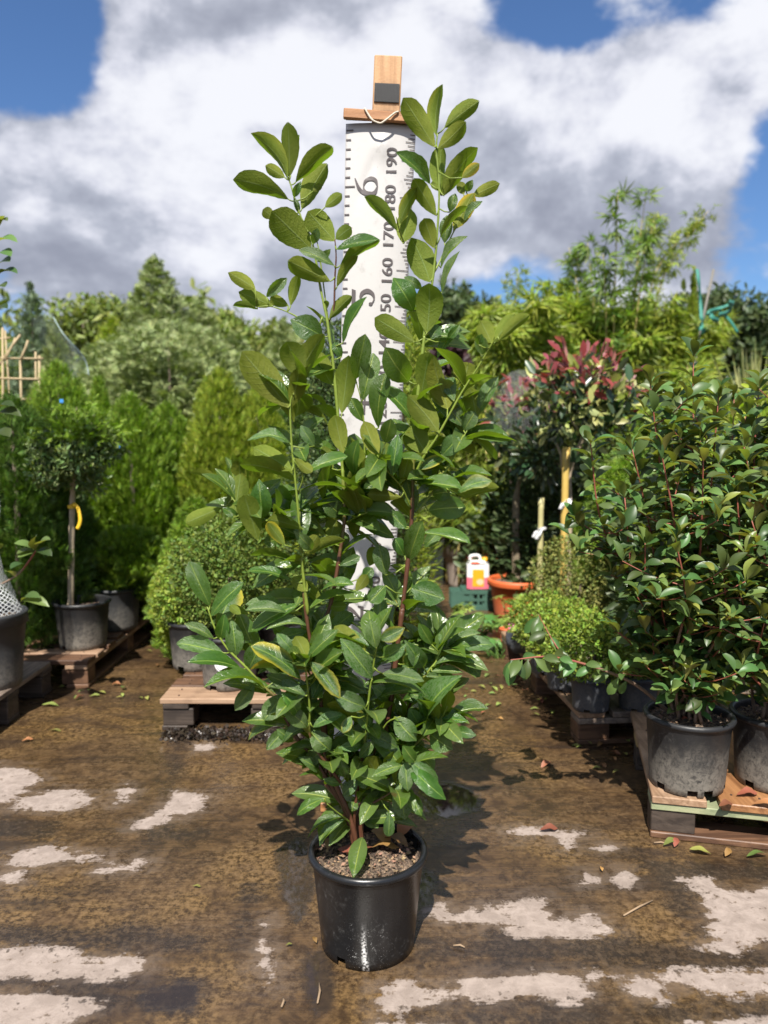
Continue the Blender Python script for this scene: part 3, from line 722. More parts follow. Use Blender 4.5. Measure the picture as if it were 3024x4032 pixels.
# leaves traced against the photograph: base x,y  tip x,y  apparent width  face shown (t upper, u lower, h heart-ended lower)
LEAVES = {'A': '''425,710,240,478,75u 432,700,425,420,92u 440,690,483,486,50u 465,725,652,545,85u 428,810,150,712,95u 410,700,312,640,60u 495,860,625,630,100u 455,800,492,720,40t 550,770,597,735,35u
545,1065,345,870,165u 355,905,300,860,60u 660,1020,525,870,128u 612,850,697,782,58u 665,1010,745,950,70u 670,1062,885,1012,60t 690,1140,890,1015,62u 660,1145,480,1065,50t 638,1222,425,1118,105u 672,1250,778,1095,55u
440,1345,478,1190,58u 553,1035,575,955,48t 262,1262,125,1178,72u 350,1345,178,1275,82u 318,1300,422,1205,58t 428,1345,335,1305,60u 272,1362,150,1345,34u 602,1500,438,1415,130t 633,1412,748,1295,60u 702,1532,822,1300,52t 610,1372,622,1318,30u
1165,548,1005,300,112u 1173,492,1203,232,65u 1213,450,1388,315,82u 1180,555,1320,420,88u 1195,790,1200,535,78u 1200,792,1380,550,92u 1140,732,968,572,72t 1300,702,1388,630,55u 1170,892,1056,705,88u 1355,792,1490,730,65u 1210,792,1312,670,50u
975,968,810,797,64u 988,935,1078,750,68u 1002,1028,1040,855,108u 1160,1055,1110,905,86u 1258,962,1360,778,92u 1213,1030,1225,890,68t 1190,1002,1330,845,38u 1310,922,1405,820,36t 1138,1225,1045,1003,145u 1123,1482,1135,1232,146u
1055,1372,955,1205,118t 1195,1155,1330,995,38t 1200,1278,1290,1070,38t 1062,1528,862,1405,112u 1145,1512,1182,1440,70t 1225,1522,1290,1440,44t 1450,1532,1395,1420,90u 1465,1530,1565,1385,66u 1488,1520,1640,1390,60u 1382,1540,1400,1488,46t
1240,875,1268,780,52t 1322,772,1355,712,42t 1308,785,1288,720,50u 575,1120,640,1060,40t 1100,1260,1010,1200,50t 1165,760,1150,720,30u 480,880,455,800,30t''',
 'B': '''540,392,335,148,145u 560,335,695,72,100u 590,262,528,105,118u 727,292,640,150,98u 770,418,800,165,98u 830,268,872,72,88t 860,362,908,155,90t 860,452,808,350,62t 930,482,962,240,78t 770,170,735,110,45t 708,468,585,395,32u
775,592,738,425,86u 545,548,360,535,50t 555,665,385,565,92u 580,718,325,640,58u 300,872,330,680,98u 405,972,345,772,105u 270,742,108,675,32u 245,828,90,895,72u 320,872,248,830,42t 430,872,410,705,100t 432,792,365,770,50u
618,672,795,605,55t 690,802,722,630,46u 562,612,642,672,50u 800,782,806,520,48u 830,692,842,530,62t 772,862,690,790,85t 696,948,540,848,95u 602,922,445,880,58u 522,992,445,890,60u 612,1042,785,970,48u 562,1058,370,1035,30u
608,1028,665,950,60u 490,962,430,980,60t 716,968,745,880,82u 552,1148,360,1105,42t 842,848,1005,855,60t 1000,962,860,908,58t 1028,782,880,772,62u 1088,842,1050,700,75t 1145,842,1310,828,108t 1062,1058,1120,885,88t 1043,1038,1000,960,60t
1122,938,1330,985,52t 1115,338,1150,152,100h 1190,498,1058,340,110u 1230,398,1195,268,122h 1298,292,1322,195,125h 1355,442,1325,305,90u 1280,542,1265,380,70u 1365,422,1452,255,64t 1137,592,1065,475,110h 1085,602,1060,495,72u
925,608,868,452,82u 985,668,940,540,78u 990,692,1015,510,72t 960,545,985,440,76t 1070,442,898,293,70t 1030,718,1060,612,65u 1100,662,1222,605,52t 1090,722,1290,745,56t 1270,768,1425,712,52t 1290,792,1455,740,46u 1165,772,1252,760,80t
1385,162,1370,80,58t 1205,602,1280,520,88t 1300,492,1350,410,70t 1060,278,958,130,118t 1185,178,1282,35,48t 195,1258,105,1062,88t 200,1302,342,1155,70t 865,1132,905,1090,58t 960,1168,890,1240,80t 1070,1178,1218,1225,115t
980,1078,1075,1130,36u 890,1082,920,1000,70u 960,1122,930,990,80t 620,1192,560,1130,66u 685,1252,560,1150,62u 535,1288,350,1275,48t 680,1192,822,1165,36t 722,1252,775,1205,52u 700,1258,790,1258,50u 330,1292,282,1255,40u
900,1180,860,1110,60t 830,1190,880,1120,55u 640,1010,560,930,60t 760,1080,850,1040,44t 1000,880,930,830,60t 860,760,940,700,55t 730,660,690,560,50u 650,560,590,470,55t 1050,920,980,850,70t 1130,1000,1200,930,60t''',
 'C': '''280,332,55,285,88t 370,412,108,378,68t 342,348,320,168,95t 265,268,288,138,72t 236,264,95,192,50t 402,412,475,268,110t 482,502,188,500,42t 432,482,338,612,78t 570,532,478,658,104t 672,412,412,412,48u 690,227,522,275,66t
692,357,838,222,74t 682,357,630,252,88u 715,452,868,322,74t 1002,458,848,262,108t 970,327,818,205,95u 1022,308,992,168,76t 1040,268,1160,210,78t 1065,352,1168,288,86t 1160,388,1232,335,66t 1052,432,1252,470,78t 972,594,812,528,100t
1060,605,1065,528,108h 800,542,882,495,40u 662,512,490,440,78t 682,542,500,495,58t 690,692,560,590,88t 537,682,403,755,46t 577,702,490,802,70t 700,707,800,802,104t 690,862,762,800,78t 715,692,862,630,58t 742,902,643,838,60t 762,947,650,928,28t
857,967,765,943,42t 872,932,848,850,58t 957,772,838,792,58t 980,717,1125,792,76t 1072,822,968,842,36t 1110,642,1217,758,110t 1147,877,998,932,64t 1165,857,1175,1003,84t 1187,857,1322,972,84t 1200,782,1302,902,100t 1280,722,1392,800,112t
1270,712,1437,442,104t 1335,657,1465,665,46t 1387,712,1507,732,54t 1132,957,1160,1138,108t 1192,1012,1242,1120,70t 772,1037,638,1117,62t 862,1127,688,1232,36t 872,1137,748,1268,44t 922,1040,905,1100,56t 955,1090,1032,1180,80t 1085,1102,1080,1222,60t
1032,1132,1092,1050,58t 942,932,860,1022,64t 985,1002,1092,950,64t 942,922,972,992,52t 1302,392,1505,382,42t 1290,422,1440,428,42t 1365,302,1528,238,42t 1370,302,1478,302,42t 1357,302,1325,240,42t 1290,292,1228,188,60t 1250,402,1158,270,90t
1262,442,1362,450,50t 592,132,388,100,50t 402,142,313,108,42u 872,112,778,122,40t 692,207,488,220,48t 1240,700,1180,600,80t 1080,560,1000,490,70t 900,640,860,720,56t 760,650,700,560,60t 640,640,560,520,70t 620,760,540,700,56t
1150,560,1260,520,60t 1180,520,1290,560,56t 1000,700,930,620,64t 1100,760,1180,700,60t 850,820,780,740,60t 940,840,1010,760,58t 1210,860,1150,780,70t 860,700,800,640,50t 1290,640,1240,560,66t 560,430,470,360,60t 620,330,540,240,60t''' }
rl = random.Random(21)
PET = MB()
def petiole(B, S):
    d = (S-B).length
    if d < .004 or d > .075: return
    a = S.lerp(B, .5) - Vector((0, 0, d*.10))
    PET.tube([S, a, B], [.0017, .0015, .0014], 5, age=[.8, .85, .9])
nleaf = 0
for k in 'ABC':
    for q in LEAVES[k].split():
        side = q[-1]; x0, y0, x1, y1, wd = map(float, q[:-1].split(','))
        b = kp(k, x0, y0); tp = kp(k, x1, y1); wpx = wd*KR[k][2]*.93
        best, bd = None, 1e9
        for c in STEM_PTS:                    # attach at the depth of the nearest stem
            for v in c[::2]:
                d0 = (v - P(b[0], b[1], v.y)).length
                if d0 < bd: bd, best = d0, v
        Yb = best.y + (rl.uniform(-.05, .05) if bd > .03 else rl.uniform(-.012, .012))
        dry_ = rl.uniform(-.45, .35) if side != 't' else rl.uniform(-.75, .1)
        Lm = math.hypot(tp[0]-b[0], tp[1]-b[1])/FPX*Yb
        B = P(b[0], b[1], Yb); T = P(tp[0], tp[1], Yb + dry_*Lm)
        wm = wpx/FPX*Yb
        me = LV_HEART if side == 'h' else (rl.choice(LV_OB) if (side == 'u' or (k == 'B' and rl.random() < .5)) else rl.choice(LV_EL))
        petiole(B, best); put_leaf(laurel, me, B, T, wm, 't' if side == 't' else 'u', rl); nleaf += 1
# the inner and rear leaves between the traced ones
main = [STEM_PTS[i] for i in (0, 2, 4, 0, 2, 4, 5, 6, 13, 14, 15, 17, 9, 11, 8, 10, 3, 22)]
tries = 0
while nleaf < 299 and tries < 4000:
    tries += 1
    c = rl.choice(main); i = rl.randrange(len(c)//8, int(len(c)*.97)); v = c[i]
    if v.z > 1.32 or (v.z < .62 and rl.random() < .45) or (v.z > .9 and rl.random() < .4): continue
    az = rl.uniform(0, 6.283)
    if math.sin(az) < -.2 and rl.random() < .6: az = -az
    el = rl.uniform(-.75, .85)
    L = rl.uniform(.085, .135)
    off = Vector((math.cos(az)*.012, math.sin(az)*.012, 0))
    B = v + off; T = B + Vector((math.cos(az)*math.cos(el), math.sin(az)*math.cos(el), math.sin(el)))*L
    if T.z < zs + .02: continue
    X = (T-B).normalized(); n = Vector((rl.uniform(-.8, .8), rl.uniform(-1.1, .3), 1.0)); n -= X*n.dot(X); n.normalize()
    Yv = n.cross(X); W = L*rl.uniform(.32, .43)
    M = Matrix(((X.x*L, Yv.x*W, n.x*L, B.x), (X.y*L, Yv.y*W, n.y*L, B.y), (X.z*L, Yv.z*W, n.z*L, B.z), (0, 0, 0, 1)))
    o = bpy.data.objects.new('leaf', rl.choice(LV_EL + LV_OB[:2])); COL.objects.link(o); o.parent = laurel
    o.matrix_local = Matrix.Translation(-wloc(laurel)) @ M; nleaf += 1
link('petioles', PET.mesh('petioles', M_LSTEM, True, True), laurel, 'stuff')
# more shaded leaves deep in the bush, joined
iv = []
tn = LV_EL[0]; co = np.empty(len(tn.vertices)*3, dtype=np.float32); tn.vertices.foreach_get('co', co); co = co.reshape(-1, 3)
fi = np.array([list(p_.vertices) for p_ in tn.polygons])
uvt = np.empty((len(co), 2)); 
for lp, uvd in zip(tn.loops, tn.uv_layers[0].data): uvt[lp.vertex_index] = uvd.uv
Tt, Dd, Nn, Ss = [], [], [], []
tries = 0
while len(Tt) < 520 and tries < 20000:
    tries += 1
    c = rl.choice(main); v = c[rl.randrange(len(c)//8, int(len(c)*.95))]
    if v.z > 1.36 or v.z < zs + .05 or (.45 < v.z < .60 and rl.random() < .35) or (v.z > .95 and rl.random() < .35): continue
    az = rl.uniform(0, 6.283); el = rl.uniform(-.5, 1.15)
    if v.x < POT_C.x - .30 or v.x > POT_C.x + .22: continue
    Tt.append((v.x, v.y + rl.uniform(.0, .11), v.z)); Dd.append((math.cos(az)*math.cos(el), math.sin(az)*math.cos(el), math.sin(el))); Nn.append((rl.uniform(-.7, .7), rl.uniform(-1, .3), 1)); L = rl.uniform(.08, .13); Ss.append((L, L*.37, L))
V_, F_ = scatter(co, fi, np.array(Tt), frames(np.array(Dd), np.array(Nn)), np.array(Ss))
link('inner_leaves', mesh_np('inner_leaves', V_, F_, M_LAUREL, True, np.tile(uvt, (len(Tt), 1))), laurel, 'stuff')

# dry leaves lying on the compost and on the yard
M_DEAD = leafmat('dead_leaf', (.23, .098, .040), (.21, .10, .05), .08, .6, .5, (1.2, .7, .4), False, .03)
M_FALLEN = leafmat('fallen_green_leaf', (.20, .24, .06), (.24, .27, .09), .12, .5, .35, None, False, .05)
LV_DEAD = [leaf_mesh('dead_leaf', M_DEAD, .5, .5, .10, .10, .05, .0, 8, 2, .05, twist=.25), leaf_mesh('dead_leaf', M_DEAD, .5, .6, .14, .16, .06, .0, 8, 2, .05, twist=-.3)]
LV_FALL = [leaf_mesh('fallen_leaf', M_FALLEN, .5, .5, .07, .07, .03, .0, 8, 2, .06, twist=.2), leaf_mesh('fallen_leaf', M_FALLEN, .5, .6, .10, .10, .03, .0, 8, 2, .06, twist=-.2)]
def lying(name, me, p, L, az, label, cat, group, tilt=.25, ratio=.42):
    o = bpy.data.objects.new(name, me); COL.objects.link(o)
    o.location = p; o.rotation_euler = (rl.uniform(-tilt, tilt), rl.uniform(-tilt, tilt), az); o.scale = (L, L*ratio, L)
    return tag(o, label, cat, group)
for px, py, L, az, lab in ((1270, 3290, .045, .5, 'russet dry leaf beside the left side of the laurel pot rim'), (1330, 3345, .05, -.2, 'long dry brown leaf on the compost left of the laurel stems'), (1440, 3345, .06, .1, 'broad orange-brown dead leaf flat on the open compost'), (1535, 3335, .055, 2.2, 'curled orange dead leaf near the right of the laurel pot'),
                           (1500, 3300, .06, -.6, 'dark brown curled leaf behind the orange ones in the laurel pot'), (1290, 3345, .03, 1.4, 'small russet leaf scrap at the front left of the compost'), (1365, 3362, .05, .3, 'thin pale brown dead leaf half sunk in the compost'), (1300, 3255, .07, .55, 'long rust coloured leaf leaning at the back of the pot'), (1570, 3300, .05, 1.1, 'brown dead leaf against the inner right wall of the pot')):
    lying('dead_leaf', rl.choice(LV_DEAD), G(px, py, zs+.020), L*1.25, az, lab, 'leaf', 'dead leaves on the compost', .3, .55)
# ---------------------------------------------------------------- measuring banner and its post
def lerp_tab(z, tab):
    return float(np.interp(z, [q[0] for q in tab], [q[1] for q in tab]))
BY = 2.235
def bpt(u, z, off=0.0):
    """point of the sheet: u = -1..1 across, z height; off towards the camera"""
    c = lerp_tab(z, [(0, -.094), (.64, -.060), (1.47, -.0285), (2.0, -.008)]); hw = lerp_tab(z, [(0, .0905), (1.4, .0915), (2.0, .0985)])
    curl = max(0.0, u - .55)
    y = BY + .010*u*u + .030*curl*curl + .004*math.sin(z*4.1 + 1.2)*u + .0035*math.sin(z*7.3)*(1-abs(u))
    dz = (z - 1.935)
    y -= .010*math.exp(-((u-.05)/.20)**2)*math.exp(-(dz/.030)**2)
    for s_, a_ in ((-.55, .0035), (.5, .003)):
        y += a_*math.exp(-((u - .03 - s_*(1.95-z)*7)/.12)**2)*math.exp(-((z-1.87)/.075)**2)
    return Vector((c + hw*u, y - off, z))
banner = thing('measuring_banner', 'white two-metre height chart banner with feet and centimetre marks hanging behind the laurel', 'banner', (-.09, BY, 0))
def sheet_material():
    m_, t, out = mat('banner_vinyl')
    g = geopos(t); n = t.noise(g, 26.0, 5.0, .65); n2 = t.noise(t.scale(g, (200, 10, 18)), 1.0, 3.0, .5)
    c = t.mix(t.ss(n, .56, .76), (.50, .488, .475), (.39, .378, .362)); c = t.mix(t.m('MULTIPLY', t.ss(n2, .66, .75), .25), c, (.42, .40, .38))
    c = t.mix(t.m('MULTIPLY', t.ss(t.noise(g, 90.0, 2.0, .5), .74, .78), .6), c, (.30, .28, .26))
    p = principled(t, out, c, .42); t.link(bump_node(t, n, .05, .01), p.inputs['Normal']); return m_
M_SHEET = sheet_material()
M_PRINT = plain('grey_print', (.085, .072, .072), .5, .2, 60)
nz, nu_ = 110, 24
V = [tuple(bpt(-1 + 2*j/nu_, .015 + (1.985)*i/nz)) for i in range(nz+1) for j in range(nu_+1)]
F = [(i*(nu_+1)+j, i*(nu_+1)+j+1, (i+1)*(nu_+1)+j+1, (i+1)*(nu_+1)+j) for i in range(nz) for j in range(nu_)]
me = mesh_np('sheet', np.array(V), F, M_SHEET, True)
sh = link('sheet', me, banner)
so = sh.modifiers.new('thickness', 'SOLIDIFY'); so.thickness = .0012; so.offset = -1 if True else 0
PO = .0020
def band(u0, u1, z0, z1, n=4):
    """a printed bar that follows the sheet"""
    vs = []
    for i in range(n+1):
        u = u0 + (u1-u0)*i/n; vs += [bpt(u, z0, PO), bpt(u, z1, PO)]
    return vs, [(2*i, 2*i+2, 2*i+3, 2*i+1) for i in range(n)]
tk = MB()
for i in range(1, 79):                                            # inches on the left edge
    z = i*.0254
    if z > 1.985: break
    L = .29 if i % 12 == 0 else (.205 if i % 6 == 0 else .145)
    tk.add(*band(-.985, -.985 + L, z-.0020, z+.0020))
for cm_ in range(2, 199):                                          # centimetres on the right edge
    L = {0: .36, 1: .075, 2: .105, 3: .14, 4: .20, 5: .265, 6: .20, 7: .14, 8: .105, 9: .075}[cm_ % 10]
    tk.add(*band(.985 - L, .985, cm_/100-.0012, cm_/100+.0012))
link('tick_marks', tk.mesh('tick_marks', M_PRINT), banner, 'stuff')
def on_sheet(mesh2d, uc, zc, w_across):
    """upright x runs up the sheet, upright y runs to its left"""
    for v in mesh2d.vertices:
        z = zc + v.co.x; hw = lerp_tab(z, [(0, .0905), (1.4, .0915), (2.0, .0985)])
        p = bpt(uc - v.co.y/hw, z, PO + .0004); v.co = p
    mesh2d.update()
dg = bpy.context.evaluated_depsgraph_get()
def text_mesh(txt, size, bold):
    cu = bpy.data.curves.new('t', 'FONT'); cu.body = txt; cu.size = size; cu.offset = bold; cu.align_x = 'CENTER'; cu.align_y = 'CENTER'; cu.resolution_u = 4
    o = bpy.data.objects.new('t', cu); COL.objects.link(o); bpy.context.view_layer.update()
    me = bpy.data.meshes.new_from_object(o.evaluated_get(bpy.context.evaluated_depsgraph_get()))
    bpy.data.objects.remove(o); bpy.data.curves.remove(cu)
    bm = bmesh.new(); bm.from_mesh(me)
    bmesh.ops.triangulate(bm, faces=bm.faces[:]); bmesh.ops.subdivide_edges(bm, edges=[e_ for e_ in bm.edges if e_.calc_length() > .012], cuts=2); bm.to_mesh(me); bm.free()
    me.name = 'numeral'; me.materials.clear(); me.materials.append(M_PRINT)
    xs = [v.co.x for v in me.vertices]; ys = [v.co.y for v in me.vertices]
    cx_, cy_ = (min(xs)+max(xs))/2, (min(ys)+max(ys))/2
    k = .0305/(max(ys)-min(ys))
    kx = (.0665 if len(txt) == 3 else .043)/(max(xs)-min(xs))
    for v in me.vertices: v.co.x = (v.co.x-cx_)*kx; v.co.y = (v.co.y-cy_)*k
    return me
for q in range(10, 200, 10):
    me = text_mesh(str(q), .05, .0004); on_sheet(me, .345, q/100, 0)
    link('numeral', me, banner)
def ribbon(mb, pts, wd, n=6):
    c = catmull([(x, y, 0) for x, y in pts], n); m_ = len(c); vs = []
    ws = np.interp(np.linspace(0, 1, m_), np.linspace(0, 1, len(wd)), wd)*1.12
    for i, p in enumerate(c):
        t = (c[min(i+1, m_-1)] - c[max(i-1, 0)]).normalized(); nrm = Vector((-t.y, t.x, 0))
        vs += [p + nrm*ws[i]/2, p - nrm*ws[i]/2]
    mb.add(vs, [(2*i, 2*i+1, 2*i+3, 2*i+2) for i in range(m_-1)])
def disc(mb, x, y, r): mb.add([(x + r*math.cos(k*.524), y + r*math.sin(k*.524), 0) for k in range(12)], [tuple(range(12))])
def poly(mb, pts): mb.add([(x, y, 0) for x, y in pts], [tuple(range(len(pts)))])
def feet_numeral(d):
    mb = MB()
    if d == 6:
        ribbon(mb, [(.5, .03), (.2, .14), (.13, .34), (.25, .55), (.5, .62), (.78, .53), (.88, .32), (.78, .12), (.5, .03)], [.04, .15, .20, .12, .04, .13, .19, .13, .04])
        ribbon(mb, [(.13, .33), (.20, .60), (.42, .82), (.90, 1.0)], [.19, .17, .12, .04])
    elif d == 5:
        poly(mb, [(.16, .82), (.84, .82), (.92, .99), (.16, .99)]); ribbon(mb, [(.185, .9), (.17, .5)], [.04, .04])
        ribbon(mb, [(.17, .50), (.42, .61), (.70, .53), (.80, .31), (.66, .09), (.40, .02), (.18, .10)], [.03, .06, .16, .21, .13, .05, .05]); disc(mb, .16, .16, .085)
    elif d == 4:
        ribbon(mb, [(.62, .99), (.08, .30)], [.06, .06]); poly(mb, [(.06, .24), (.95, .24), (.95, .32), (.06, .32)]); poly(mb, [(.54, .08), (.72, .08), (.72, .99), (.54, .99)]); poly(mb, [(.40, 0), (.86, 0), (.86, .07), (.40, .07)])
    elif d == 3:
        ribbon(mb, [(.20, .86), (.45, .98), (.70, .88), (.72, .70), (.45, .54)], [.05, .05, .16, .16, .04]); ribbon(mb, [(.45, .54), (.78, .45), (.86, .25), (.66, .06), (.38, .02), (.15, .13)], [.04, .15, .2, .13, .05, .05]); disc(mb, .2, .8, .085); disc(mb, .15, .18, .085)
    elif d == 2:
        ribbon(mb, [(.18, .76), (.40, .97), (.68, .90), (.78, .68), (.58, .40), (.14, .06)], [.08, .06, .16, .19, .13, .05]); poly(mb, [(.12, .0), (.88, .0), (.94, .26), (.86, .26), (.80, .14), (.12, .12)]); disc(mb, .2, .72, .085)
    else:
        poly(mb, [(.42, .06), (.62, .06), (.62, .99), (.52, .99), (.24, .86), (.24, .81), (.42, .86)]); poly(mb, [(.24, 0), (.80, 0), (.80, .06), (.24, .06)])
    me = mb.mesh('numeral', M_PRINT)
    for v in me.vertices: v.co.x = (v.co.x-.5)*.056; v.co.y = (v.co.y-.5)*.066
    return me
for d in range(1, 7):
    me = feet_numeral(d); on_sheet(me, -.36, d*.3048, 0)
    link('numeral', me, banner)
def bar(name, z, hw, hgt, th, tilt, m_, y, cx_):
    mb = MB(); mb.box((cx_, y, z), (hw*2, th, hgt), M=Matrix.Rotation(tilt, 4, 'Y'), bev=.002)
    return link(name, mb.mesh(name, m_), banner)
bar('top_bar', 2.012, .108, .026, .016, math.radians(3.8), M_W_BAR, BY-.010, -.004)
M_BLACK = plain('black_rubber', (.018, .018, .019), .55, .3, 40)
bar('backing_strip', 2.018, .106, .030, .006, math.radians(2.6), M_BLACK, BY+.004, -.001)
bar('bottom_bar', .0145, .098, .027, .016, 0, M_W_BAR, BY-.004, -.094)
M_CORD = plain('white_cord', (.62, .56, .46), .9, .2, 300, .2, .5)
cu = MB(); a = P(1437, 428, BY-.022); b = P(1566, 440, BY-.022)
cpts = [a, P(1448, 447, BY-.024), P(1466, 472, BY-.028), P(1492, 484, BY-.030), P(1505, 482, BY-.030), P(1530, 464, BY-.027), P(1552, 446, BY-.024), b]
cu.tube(catmull([a + Vector((0, .012, .002))] + cpts + [b + Vector((0, .012, .002))], 4), .0027, 6)
link('hanging_cord', cu.mesh('hanging_cord', M_CORD, True), banner)
post = thing('wooden_post', 'pale planed wooden post with a black ribbed rubber strip, carrying the height banner', 'post', (-.085, BY+.035, 0))
Mt = Matrix.Rotation(math.radians(2.55), 4, 'Y')
pb = MB(); pb.box((0, 0, 1.095), (.078, .028, 2.19), bev=.003)
me = pb.mesh('post', M_W_POST); me.transform(Matrix.Translation((-.085, BY+.035, 0)) @ Mt); link('post', me, post)
rb_ = MB(); rb_.box((0, -.0155, 2.088), (.070, .003, .050))
for k in range(17): rb_.box((-.0325 + k*.00406, -.0185, 2.088), (.0022, .003, .049))
me = rb_.mesh('ribbed_strip', M_BLACK); me.transform(Matrix.Translation((-.085, BY+.035, 0)) @ Mt); link('ribbed_strip', me, post)

# ---------------------------------------------------------------- pallets
def pallet(label, corner, yaw, W_, L_, boards, direction, H=.125, mats=None, first=None, lead=None):
    """corner: near left corner on the ground; deck boards run along the view ('y') or across it ('x')"""
    root = thing('pallet', label, 'pallet', corner, 'timber pallets under the plants')
    T = Matrix.Translation(Vector(corner)) @ Matrix.Rotation(yaw, 4, 'Z')
    mx, my, mblk, mstr = mats
    tb, ts = .021, .021; hb = H - tb - ts - .018
    def part(name, c, size, m_):
        mb = MB(); mb.box((0, 0, 0), size, bev=.0025)
        me = mb.mesh(name, m_); me.transform(T @ Matrix.Translation(Vector(c)) @ Matrix.Rotation(R.uniform(-.006, .006), 4, 'Z')); return link(name, me, root)
    zt = H - tb/2
    if direction == 'y':
        for k, (x0, x1, m_) in enumerate(boards):
            part('deck_board', ((x0+x1)/2, L_/2 + R.uniform(-.006, .012), zt + R.uniform(-.0012, .0012)), (x1-x0, L_, tb), m_ or my)
        for k, yy in enumerate((.0475, L_/2, L_-.0475)):
            part('stringer_board', (W_/2, yy+.004, H-tb-ts/2-.0015), (W_, .095, ts), (first if (k == 0 and first) else mstr))
            part('base_board', (W_/2, yy+.004, .009), (W_, .095, .018), mblk if k else (lead or mblk))
    else:
        for k, (y0, y1, m_) in enumerate(boards):
            part('deck_board', (W_/2 + R.uniform(-.008, .008), (y0+y1)/2, zt + R.uniform(-.0012, .0012)), (W_, y1-y0, tb), m_ or mx)
        for k, xx in enumerate((.05, W_/2, W_-.05)):
            part('stringer_board', (xx, L_/2+.004, H-tb-ts/2-.0015), (.10, L_, ts), mstr)
            part('base_board', (xx, L_/2+.004, .009), (.10, L_, .018), mblk)
    for ix, xx in enumerate((.06, W_/2, W_-.06)):
        for yy in (.055, L_/2, L_-.055):
            part('block', (xx, yy+.002, .018+hb/2-.001), (.118, .092, hb-.002), mblk)
    nl = MB()
    for (a0, a1, _) in boards:
        for s_ in ((.0475, L_/2, L_-.0475) if direction == 'y' else (.05, W_/2, W_-.05)):
            for q in (.25, .75):
                x_, y_ = (a0 + (a1-a0)*q, s_ + R.uniform(-.015, .015)) if direction == 'y' else (s_ + R.uniform(-.015, .015), a0 + (a1-a0)*q)
                nl.lathe([(.0001, .0016), (.0032, .0014), (.0034, -.003)], (x_, y_, H + .0012), 8)
    me = nl.mesh('nails', M_NAIL); me.transform(T); link('nails', me, root, 'stuff')
    return root
M_NAIL = plain('rusty_nail', (.06, .035, .025), .6, .3)
M_W_GREEN = wood('green_stained_board', (.34, .34, .20), (.22, .27, .15), 'X')
M_W_YEL = wood('yellow_new_board', (.55, .40, .19), (.36, .25, .10), 'X')
M_W_DARKY = wood('dark_damp_wood_y', (.12, .088, .066), (.035, .024, .018), 'Y', .6)
M_W_PALEY = wood('pale_board_y', (.44, .29, .185), (.235, .14, .08), 'Y')
# right front, under the photinias
c0 = G(2561, 3300); yawR = math.radians(-13)
PR = pallet('wet brown pallet with green edge board under the two photinia pots', (c0.x, c0.y, 0), yawR, .80, 1.0,
            [(0, .145, M_W_PALEY), (.182, .325, M_W_ORANGE), (.362, .505, M_W_ORANGE), (.542, .66, M_W_PALEY), (.69, .80, M_W_GREY)], 'y', .125, (M_W_PALE, M_W_ORANGE, M_W_DARK, M_W_YEL), M_W_GREEN, M_W_BRN)
# right rear, under the small box plants
c1 = G(2292, 2936)
pallet('worn pallet with pale splintered corner under the small blue pots of box', (c1.x-.012, c1.y, 0), math.radians(5), .80, 1.2,
       [(0, .10, M_W_PALEY), (.13, .23, None), (.26, .40, None), (.43, .53, None), (.56, .66, None), (.70, .80, None)], 'y', .12, (M_W_PALE, M_W_GREY, M_W_BRN, M_W_GREY), None)
# centre left, under the box ball
c2 = G(639, 2878)
pallet('pale weathered pallet with one wide front board under the round box ball', (c2.x, c2.y, 0), 0.0, .80, 1.1,
       [(0, .145, M_W_PALE), (.155, .25, M_W_BRN), (.29, .39, None), (.43, .53, None), (.57, .67, None), (.71, .81, None), (.86, 1.1, None)], 'x', .128, (M_W_BRN, M_W_GREY, M_W_DARK, M_W_DARK))
# left, under the standard tree
c3 = G(345, 2712)
pallet('brown pallet with a pale front corner under the standard tree pot', (c3.x-1.0, c3.y, 0), 0.0, 1.0, 1.2,
       [(0, .10, M_W_BRN), (.115, .20, M_W_PALE), (.26, .36, None), (.41, .51, None), (.56, .66, None), (.71, .85, None), (.95, 1.2, None)], 'x', .13, (M_W_BRN, M_W_GREY, M_W_BRN, M_W_PALE))
# far left, boards along the row
pallet('grey pallet of long weathered boards at the near end of the left row', (-2.28, 2.62, 0), 0.0, .80, .72,
       [(0, .14, None), (.17, .27, None), (.31, .41, None), (.45, .55, None), (.59, .655, M_W_PALEY), (.672, .80, M_W_GREY)], 'y', .135, (M_W_GREY, M_W_GREY, M_W_DARK, M_W_DARKY))
pallet('dark pallet half hidden under the small thuja pots further down the left row', (-2.2, 4.75, 0), 0.0, .95, 1.1,
       [(0, .12, M_W_PALE), (.2, .34, None), (.42, .54, None), (.62, .76, None), (.85, 1.1, None)], 'x', .13, (M_W_BRN, M_W_GREY, M_W_BRN, M_W_BRN))

# ---------------------------------------------------------------- photinias on the right pallet
M_PH = leafmat('photinia_leaf', (.085, .150, .040), (.20, .21, .055), .32, .42, .55, (1.25, 1.45, .5), False, .035, .5)
M_PHS = leafmat('photinia_leaf_inner', (.085, .150, .040), (.20, .21, .055), .32, .42, .55, (1.25, 1.45, .5), True, .035, .5)
M_PHY = leafmat('photinia_young_leaf', (.22, .27, .06), (.25, .24, .07), .35, .35, .25, (1.3, 1.3, .5), False, .04)
M_PSTEM = stem_material('photinia_stem', (.26, .075, .05), (.20, .135, .095), .55)
LV_PH = [leaf_mesh('leaf', M_PH, .5, .45, .10, .22, .01, .008, 8, 2, .10), leaf_mesh('leaf', M_PH, .55, .5, .16, .16, .02, .008, 8, 2, .10, twist=.2), leaf_mesh('leaf', M_PH, .48, .5, .05, .28, .015, .008, 8, 2, .12, twist=-.2, sweep=.04)]
LV_PHY = [leaf_mesh('leaf', M_PHY, .52, .45, .12, .2, .02, .008, 8, 2, .10)]
